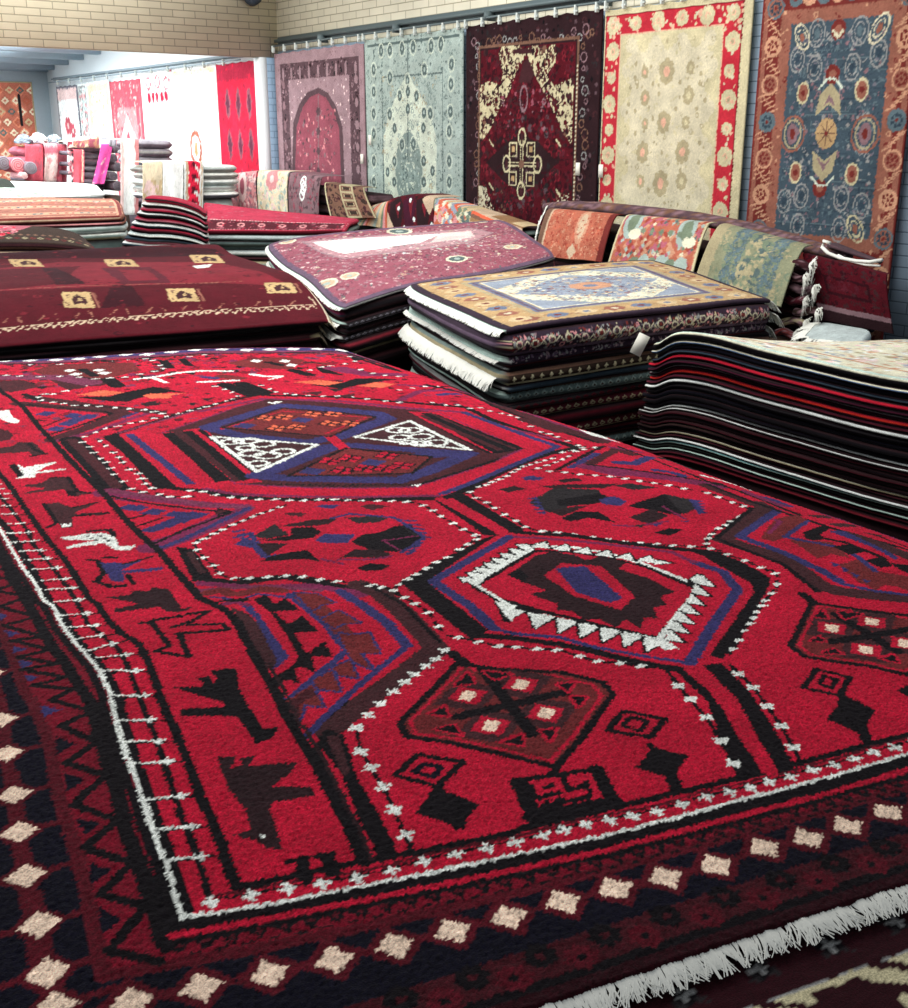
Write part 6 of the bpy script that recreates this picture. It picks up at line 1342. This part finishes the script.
# tasselled rolls poking out beside the sage rug
for k, (px, py, c, rad) in enumerate([(812,266,'DR2',.026),(806,278,'DR2',.028),(815,290,'MV3',.030),(806,301.5,'DR3',.028),(818,313,'OLV',.028),(806,324,'IV3',.026),(796,335,'RST',.026)]):
    e0 = ex(px, py, 5.36); lo = .13+.02*(k%3)
    path = [(5.36, e0[1]+lo*(1-t), e0[2]+.012*math.sin(t*5+k)) for t in np.linspace(0, 1, 7)]
    o = tube('rolled_rug', path, rad, M_WOOL, n=14, cols=np.array([PID[random.Random(k*99+i).choice([c, c, 'DRK', 'MV1'])] for i in range(7*14)]), flat=.8)
    tag(o, f'{["dusky","brown","mauve brown","wine red","olive brown","cream","rust"][k]} rolled rug with white tassels, {ORD(k)} in the tasselled stack beside the sage rug', 'rug')
    ring = np.array([(5.36+rad*math.cos(a)*.9, e0[1]+.005, e0[2]+rad*.75*math.sin(a)) for a in np.linspace(.6, 5.2, 9)])
    fringe('fringe', ring, (-.5,-.8,.25), .05, M_FRINGE, o, dens=380, width=.005, droop=.035, jit=.9, seed=60+k, curl=.2)
lp = bilin(ex(802,340,5.12), ex(858,344,5.02), ex(872,330,5.34), ex(818,321,5.40), 30, 20, .2); lp[..., 2] += wob(lp[...,0], lp[...,1], .008, 3, 6)
lo_ = slab('folded_rug', lp, np.full(lp.shape[:2], PID['LGR']), .05, bulge=.02, nprof=3); tag(lo_, 'pale grey fringed rug lying under the hem of the draped maroon rug', 'rug')
fringe('fringe', lp[:, 0][::1], (-.3,.9,.2), .07, M_FRINGE, lo_, dens=260, width=.006, droop=.03, jit=.5, seed=77); fringe('fringe', lp[0], (-1,-.2,.2), .05, M_FRINGE, lo_, dens=200, width=.006, droop=.03, jit=.5, seed=78)
pz = ex(796,335,5.36); pb2 = boxes('folded_rug', [((5.27,pz[1]-.02,0),(5.45,pz[1]+.18,pz[2]-.035))], M_WOOD, bevel=.015); tag(pb2, 'dark folded bundle hidden under the tasselled roll stack', 'rug')
zb = float(lp[..., 2].min())-.055
sp = boxes('folded_rug', [((5.14,3.32,0),(5.44,3.72,zb))], M_WOOD, bevel=.02); tag(sp, 'dark folded bundle hidden under the pale grey fringed rug', 'rug')
# ------------------------------------------------------------------ kilims on the middle of the wall pile
pk = Pile([np.array((5.5, ex(380,200,5.5)[1], ex(400,199,5.5)[2]-.09)), np.array((5.5, 6.55, ex(523,226,5.5)[2]-.03)), np.array((5.87, 6.55, ex(523,226,5.5)[2]-.03)), np.array((5.87, ex(380,200,5.5)[1], ex(400,199,5.5)[2]-.09))], 57, nu=40, nv=10, rc=.0, wave=.003, step=.008)
for k, (nm, cs) in enumerate([('teal grey',['SG4','SG2','DGR']),('dark green grey',['DGR','CHR']),('grey',['SG4','DGR','CHR']),('black green',['DGR','BLK'])]):
    pk.add(.05, (cs, cs, cs, cs), f'{nm} folded rug, {ORD(k)} under the draped orange kilim', bulge=.02)
pk.rest(4, ('DGR','DGR','DGR','DGR'), 'dark folded rug hidden behind the draped kilims', group='hidden rugs behind the draped kilims')
def dst(L, w, h):
    for k in range(14): L.rect(k*w/14, 0, (k+1)*w/14, h, ['RS3','SND','SGE','TN2','GRN','PNK','KOR'][k%7])
drape('narrow kilim with pastel stripes, left end of the draped kilims', ex(379,203,5.47), ex(389,200,5.46), ex(387,228,5.36), ex(350,224,5.40), (.2,0,0), 'SND', dst, out=XW, cat='kilim', name='draped_kilim')
def dmk(L, w, h):
    L.speck((0,0,w,h), 60, ['WI3','DRK'], .01, .03, 87)
    for k in range(3):
        x = w*(.2+.3*k); L.poly([(x-.1,h*.2),(x+.02,h*.0),(x+.1,h*.35),(x+.05,h*.9),(x-.08,h)], 'DRK' if k%2 == 0 else 'PLM'); L.poly([(x-.02,h*.3),(x+.05,h*.2),(x+.02,h*.7)], 'WI3')
    for p in ((.25,.4),(.5,.2),(.6,.75),(.95,.9),(.35,.95)): L.disc(w*p[0], h*p[1], .018, 'OFW')
    L.dia(w*.92, h*.15, .1, .13, 'SND'); L.dia(0, h*.9, .08, .13, 'SND')
drape('maroon kilim with dark flame shapes, draped between striped and orange kilims', ex(391,198,5.46), ex(435,197,5.46), ex(434,228,5.36), ex(388,230,5.36), (.26,0,0), 'WIN', dmk, out=XW, cat='kilim', name='draped_kilim', sagtop=.03)
def dok(L, w, h):
    r = random.Random(3)
    for k in range(130): L.dia(r.uniform(0, w*.3), r.uniform(0, h), .03, .035, r.choice(['ORG','KOR','PNK','PB2','OLW']))
    L.rect(w*.3,0,w*.44,h,'TN2')
    for k in range(40): L.dia(w*.37+r.uniform(-.1,.1), r.uniform(0, h), .03, .03, r.choice(['SG4','KOR','OLW','GRN']))
    for k in range(8): L.stroke([(w*.45,h*(-.2+.16*k)),(w,h*(.2+.16*k))], .05, ['TN3','SND','ORG','FBN'][k%4])
drape('orange and cream patterned kilim sloping down at the right of draped kilims', ex(438,198,5.46), ex(524,226,5.46), ex(522,240,5.34), ex(434,232,5.34), (.16,0,0), 'TN2', dok, out=XW, cat='kilim', name='draped_kilim', nu=90)
# ------------------------------------------------------------------ drapes by the corner
yA, yB = min(11.1, ex(233,174,5.5)[1]), ex(372,205,5.5)[1]
pc_ = Pile([np.array((5.5, yA, ex(240,173,5.5)[2]-.04)), np.array((5.5, yB, ex(366,189,5.5)[2]-.05)), np.array((5.70, yB, ex(366,189,5.5)[2]-.05)), np.array((5.70, yA, ex(240,173,5.5)[2]-.04))], 59, nu=40, nv=10, rc=.0, wave=.003, step=.008)
for k, (nm, cs) in enumerate([('mauve brown',['MV3','MV1']),('dark brown',['DRK','CHR']),('grey brown',['OLV','MV3'])]):
    pc_.add(.07, (cs, cs, cs, cs), f'{nm} folded rug, {ORD(k)} behind the pink, cream and mauve drapes', bulge=.02)
pc_.rest(4, ('CHR','CHR','CHR','CHR'), 'dark folded rug hidden behind the drapes near the corner', group='hidden rugs behind the corner drapes')
def dpk(L, w, h): L.speck((0,0,w,h), 200, ['PK2','PNK','PK3','MV2'], .012, .03, 88); L.disc(w*.5, h*.4, .10, 'PK3', .16); L.disc(w*.5, h*.4, .05, 'PK2', .09); L.rect(0,0,.03,h,'PK2')
drape('pink rug with pale oval, draped left of the cream rug near the corner', ex(231,173,5.46), ex(257,170,5.46), ex(257,210,5.38), ex(232,208,5.38), (.28,0,0), 'PNK', dpk, out=XW)
def dcr(L, w, h): L.speck((0,0,w,h), 160, ['PK3','SGE','TN2','OLW','SG3'], .012, .03, 89); L.flower(w*.5, h*.2, .12, 'PNK', 'PK3', 7)
drape('cream rug with faint pink flower, draped between pink and mauve rugs', ex(259,170,5.46), ex(289,171,5.46), ex(288,214,5.38), ex(258,212,5.38), (.28,0,0), 'KCR', dcr, out=XW)
def dmv(L, w, h):
    L.speck((0,0,w,h), 160, ['MV1','MV3','MV4'], .012, .03, 90)
    for k in range(3): L.ring(w*.48+.02*(k%2), h*(.2+.16*k), .045, 'OFW', .02, .05); L.stroke([(w*.45,h*(.15+.16*k)),(w*.55,h*(.25+.16*k))], .02, 'OFW')
drape('mauve rug with a white scrolled motif, draped right of the cream rug', ex(291,172,5.46), ex(322,176,5.46), ex(318,214,5.38), ex(289,214,5.38), (.28,0,0), 'MV1', dmv, out=XW)
def dbr(L, w, h):
    L.speck((0,0,w,h), 160, ['FBN','DR2','OLV'], .012, .03, 91); L.rect(0,0,.02,h,'IV2'); L.rect(w-.02,0,w,h,'IV3'); L.rect(w*.38,0,w*.72,h,'IV3')
    for k in range(4): L.frame(w*.42, h*(.04+.24*k), w*.68, h*(.22+.24*k), .02, 'FBN'); L.rect(w*.47, h*(.08+.24*k), w*.63, h*(.17+.24*k), 'OLV')
drape('brown rug with a cream panel column, draped beside the mauve rug', ex(325,182,5.45), ex(364,187,5.45), ex(376,218,5.34), ex(331,218,5.34), (.12,0,0), 'FBN', dbr, out=XW)
# ------------------------------------------------------------------ far room stock
YN = (0, -1, 0)
def stack(x0, x1, ytop, ybot, Y, depth, names, rest_lab, grp, seed, cols, rest_c='HG2', group=None):
    a, b = ony(x0, ytop, Y), ony(x1, ytop, Y); zt, zb = a[2], ony(x0, ybot, Y)[2]
    p = Pile([a, np.array((b[0], Y, zt)), np.array((b[0], Y+depth, zt)), np.array((a[0], Y+depth, zt))], seed, nu=24, nv=12, rc=.1, wave=.012, step=.02)
    n = len(names)
    for k in range(n): p.add((zt-zb)/n, (cols[k], cols[k], cols[k], cols[k]), names[k], top=cols[k][0], bulge=(zt-zb)/n*.6, nprof=6)
    p.rest(3, (rest_c,)*4, rest_lab, group=grp)
    return p
def fr_drape(label, x0, y0, x1, y1, Y, base, draw=None, back=.45, xb=None, bow=.015, y0b=None):
    xb = xb or (x0, x1); y0b = y0 if y0b is None else y0b
    return drape(label, ony(x0, y0, Y), ony(x1, y0b, Y), ony(xb[1], y1, Y-.06), ony(xb[0], y1, Y-.06), (.0,back,0), base, draw, out=YN, bow=bow, nu=30, nv=40, res=.012)
stack(153, 238, 166, 200, 10.75, .55, [f'white folded rug, {ORD(k)} in the white stack beside the red motif panel' for k in range(5)], 'white folded rug hidden at the foot of the white stack', 'hidden rugs under the white stack', 101, [['OFW','LGR','GRY'],['WHT','GRY'],['OFW','LGR'],['LGR','GRY','OFW'],['OFW','GY2']], 'LGR')
fr_drape('cream rug with faint orange pattern, leftmost drape on the white stack', 142.5, 162, 162, 212, 10.70, 'KCR', lambda L, w, h: L.speck((0,h*.4,w,h), 40, ['TN2','PK3'], .02, .05, 92), y0b=160.5)
fr_drape('plain white rug draped beside the red motif panel', 162.5, 160.5, 183, 212, 10.70, 'WH2', None)
def dred(L, w, h):
    L.rect(0,0,w,h,'OFW'); L.rect(w*.1,0,w*.2,h,'SND'); L.rect(w*.88,0,w*.95,h,'SND'); L.rect(w*.30,0,w*.72,h,'HRS')
    for k in range(4): y = h*(.1+.26*k); L.disc(w*.5, y, w*.30, 'FRD', .10); L.disc(w*.5, y, w*.12, 'DR3', .05); L.dia(w*.62, y+.03, .03, .04, 'OFW')
fr_drape('white rug with a red chain motif panel, draped on the white stack', 184, 161, 203, 210, 10.70, 'OFW', dred)
st = stack(139, 171, 140, 205, 12.0, .6, [f'dark grey folded rug, {ORD(k)} in the tall grey stack' for k in range(8)], 'grey folded rug hidden at the foot of the tall grey stack', 'hidden rugs under the tall grey stack', 102, [['HG1','HG2'],['HG1','GRY','HG2'],['HG1','PBL'],['HG2','HG1'],['HG3','HG1'],['HG1','HG2'],['HG1','HG2'],['HG3','HG2']])
fr_drape('long white rug with pink edges draped left of the grey stack', 120.5, 139, 138.5, 215, 11.9, 'WH2', lambda L, w, h: (L.rect(0,0,.03,h,'PK3'), L.rect(w-.04,0,w,h,'PNK')), y0b=138)
def roll_end(label, px, py, rad, Y, c, ln=.6, group=None, c2='OFW'):
    e = ony(px, py, Y); V = []; n = 22
    path = [(e[0], Y+ln*t, e[2]) for t in (0, .02, .25, .5, .75, 1.)]
    cc = []
    for i in range(6):
        for k in range(n): cc.append(PID[c2] if i == 0 else PID[c])
    o = tube('rolled_rug', path, [rad*.93, rad, rad, rad, rad, rad], M_WOOL, n=n, cols=np.array(cc), updir=(0,0,1))
    # spiral end
    sp = []; Q = []; cs = []
    K = 60
    for i in range(K):
        a = i/K*2*math.pi*3; r1 = rad*(.08+.86*i/K)
        for q, rr2 in enumerate((r1, r1+rad*.10)):
            sp.append((e[0]+rr2*math.cos(a), Y-.006, e[2]+rr2*math.sin(a))); cs.append(PID[c])
    Q = [(2*i, 2*i+2, 2*i+3, 2*i+1) for i in range(K-1)]
    raw('spiral_end', sp, Q, np.array(cs), M_WOOL, o)
    tag(o, label, 'rug', group); return o
for k, (px, py, r) in enumerate([(117,149,.046),(113.5,158,.046),(118,167,.05),(113.5,176,.048),(118,186,.055)]):
    roll_end(f'purplish rolled rug, {ORD(k)} of the roll ends left of the long white rug', px, py, r, 12.8, 'HG3', c2='HG1')
fr_drape('slate grey cloth lying on the roll ends', 109, 138, 116, 146, 12.62, 'HG1', None, back=.3)
stack(88, 103, 145, 186, 12.9, .6, [f'brown grey folded rug, {ORD(k)} in the bundle behind the magenta runner' for k in range(6)], 'dark folded rug hidden at the foot of the bundled stack', 'hidden rugs under the bundled stack', 103, [['KCR','HG3'],['HG3','HG2','HG1'],['HG3','HG2'],['HG2','HG1','HG2'],['HG2','HG3'],['HG3','HG2']])
fr_drape('cream and coral runner sagging over the bundled stack', 73, 141, 99, 147, 12.8, 'KCR', lambda L, w, h: (L.rect(0,h*.4,w,h*.7,'PK2'), L.speck((0,0,w,h), 40, ['RS3','PK2'], .015, .03, 93)), back=.5, y0b=135.5, bow=.03)
fr_drape('narrow magenta runner slanting down the bundled stack', 101.5, 143.5, 113, 184, 12.70, 'MAG', lambda L, w, h: L.speck((0,h*.3,w,h), 12, ['PK3','MAG'], .008, .014, 94), xb=(92.5,104), back=.05)
fr_drape('bright red runner hanging left of the bundled stack', 73.5, 149, 84, 183, 12.75, 'HRS', lambda L, w, h: (L.rect(0,0,w,h,'HRS'), L.rect(w*.8,0,w*.9,h,'KCR')), y0b=149, back=.3)
for k, (px, py) in enumerate([(69.7,153),(69.9,164),(70.2,173)]): roll_end(f'dark rolled rug, {ORD(k)} of the rolls left of the red runner', px, py, .022, 12.8, 'HG2', ln=.3, c2='HPN')
stack(28, 61, 147, 184, 13.3, .7, [f'rose folded rug, {ORD(k)} behind the red hanging runners' for k in range(4)], 'dark folded rug hidden behind the red hanging runners', 'hidden rugs behind the red runners', 104, [['HRS','PK2'],['PK2','HG2'],['HRS','HG3'],['HG3','HG2']])
fr_drape('dull red runner, leftmost of the three hanging runners', 25, 144, 43, 182, 13.2, 'HRS', lambda L, w, h: (L.rect(w*.35,0,w*.4,h,'PK2'), L.speck((0,0,w,h), 20, ['PK2','HRS'], .02, .05, 95)))
fr_drape('light pink runner with a bunched top, middle of the three hanging runners', 43.5, 143, 56.5, 182, 13.1, 'PNK', lambda L, w, h: (L.rect(0,h*.1,w,h*.3,'PK2'), L.speck((0,h*.4,w,h), 16, ['PK3'], .03, .05, 96)), bow=.06)
fr_drape('dusky rose runner, rightmost of the three hanging runners', 57, 144, 66.6, 182, 13.2, 'PK2', lambda L, w, h: L.speck((0,0,w,h), 20, ['HRS','MV4'], .02, .05, 97))
zz_ = ony(116,191,12.8); pb = boxes('display_plinth', [((zz_[0]-.045,12.75,0),(zz_[0]+.12,13.42,zz_[2]-.058))], M_WOOD); tag(pb, 'small dark plinth under the purplish roll ends', 'plinth')
# crumpled cloths on the runners' stack
def lump(label, x0, y0, x1, y1, Y, c, seed):
    a, b = ony(x0, y1, Y), ony(x1, y0, Y); r = np.random.default_rng(seed); n, m = 16, 24; V = []; Q = []; cc = []
    cx, cz = (a[0]+b[0])/2, a[2]; rx, rz = (b[0]-a[0])/2, b[2]-a[2]
    for i in range(n+1):
        th = math.pi/2*i/n
        for k in range(m):
            ph = 2*math.pi*k/m; q = 1+.24*math.sin(3*ph+seed)+.18*math.sin(5*ph+i*.9)+r.uniform(-.03,.03)
            V.append((cx+rx*math.cos(th)*math.cos(ph)*min(q, 1.1), Y+.3+.25*math.cos(th)*math.sin(ph)*q, cz+rz*math.sin(th)*(1+.22*math.sin(3*ph+seed)+.12*math.sin(7*ph)))); cc.append(PID[c[int(r.integers(0, len(c)))]])
    Q = [(i*m+k, i*m+(k+1)%m, (i+1)*m+(k+1)%m, (i+1)*m+k) for i in range(n) for k in range(m)]
    o = raw('crumpled_cloth', V, Q, np.array(cc), M_KILIM, None, [list(range(m))[::-1]]); tag(o, label, 'cloth'); return o
lump('slate blue crumpled cloth on the dull red runner', 27, 136, 38.5, 143.5, 13.2, ['BL2','PB2','GY2'], 1)
lump('white crumpled cloth on the light pink runner', 42, 134.5, 53.5, 143, 13.3, ['OFW','LGR','PB2'], 2)
lump('pale blue crumpled cloth on the dusky rose runner', 59, 136, 66, 143.5, 13.2, ['PB2','LGR','BL2'], 3)
for k, (px, py, r) in enumerate([(4,163,.072),(18,165,.078),(31,168,.066),(24.5,175.5,.036)]):
    roll_end(['grey purple rolled rug at the far left edge, under the end wall kilim','reddish grey rolled rug, second from the far left edge','mauve rolled rug just left of the dull red runner','small pale rolled rug in front of the mauve roll'][k], px, py, r, 13.0-.06*k, ['HG3','HRS','HG3','HPN'][k], c2=['HG1','HPN','HG1','PK3'][k], ln=.4)
bx = boxes('display_plinth', [((2.2,12.78,0),(3.84,13.1,ony(10,180.5,13.0)[2]))], M_WOOD); tag(bx, 'low dark plinth under the rolled rugs at far left', 'plinth')
gx = [ony(-40,187,12.03), ony(15,188,12.03), ony(8,177,12.28), ony(-30,176,12.28)]
pg = Pile(gx, 49, nu=24, nv=12, rc=.12, wave=.02, step=.02)
pg.add(.06, (['DGR','SG4','BLK'],'DGR','DGR','DGR'), 'crumpled dark green rug at the left edge behind the pale green rug', top='DGR', bulge=.03)
pg.rest(4, ('SG4','SG4','SG4','SG4'), 'grey folded rug hidden under the dark green rug', group='hidden rugs under the dark green rug')
w = bpy.data.worlds.new('world'); bpy.context.scene.world = w; w.use_nodes = True
w.node_tree.nodes['Background'].inputs[0].default_value = (.86,.92,1,1); w.node_tree.nodes['Background'].inputs[1].default_value = .30
def area(name, loc, size, energy, col=(1,1,1), rot=(0,0,0), size_y=None):
    l = bpy.data.lights.new(name, 'AREA'); l.energy = energy; l.color = col; l.size = size
    if size_y: l.shape = 'RECTANGLE'; l.size_y = size_y
    o = bpy.data.objects.new(name, l); C.objects.link(o); o.location = loc; o.rotation_euler = rot; return o
area('ceiling_light', (1.9, 4.0, 3.6), 3.0, 140, (1,.98,.95), size_y=3.0)
area('ceiling_light', (2.0, 7.5, 3.6), 3.2, 75, (.97,1,1), size_y=2.5)
area('wall_fill', (3.9, 6.5, 3.5), 1.0, 95, (1,.99,.96), rot=(0, math.radians(-52), 0), size_y=6.)  # added fill that brightens brick and hung rugs, no fixture of the shop
area('beam_fill', (2.5, 9.3, 3.5), 4.0, 115, (1,.98,.93), rot=(math.radians(60), 0, 0), size_y=.8)  # added fill aimed at the brick beam to lift it
area('skylight', (3.2, 14.6, 2.80), 3.6, 430, (.93,.99,1), size_y=6.0)
pl_ = bpy.data.lights.new('far_fill', 'POINT'); pl_.energy = 430; pl_.shadow_soft_size = .4; pl_.color = (.93,.98,1)  # added fill out of view, lifts the far ceiling and end wall
po = bpy.data.objects.new('far_fill', pl_); C.objects.link(po); po.location = (.8, 15.2, 1.9)
sc = bpy.context.scene
sc.view_settings.view_transform = 'Standard'; sc.view_settings.look = 'None'; sc.view_settings.exposure = 0.; sc.view_settings.gamma = 1.
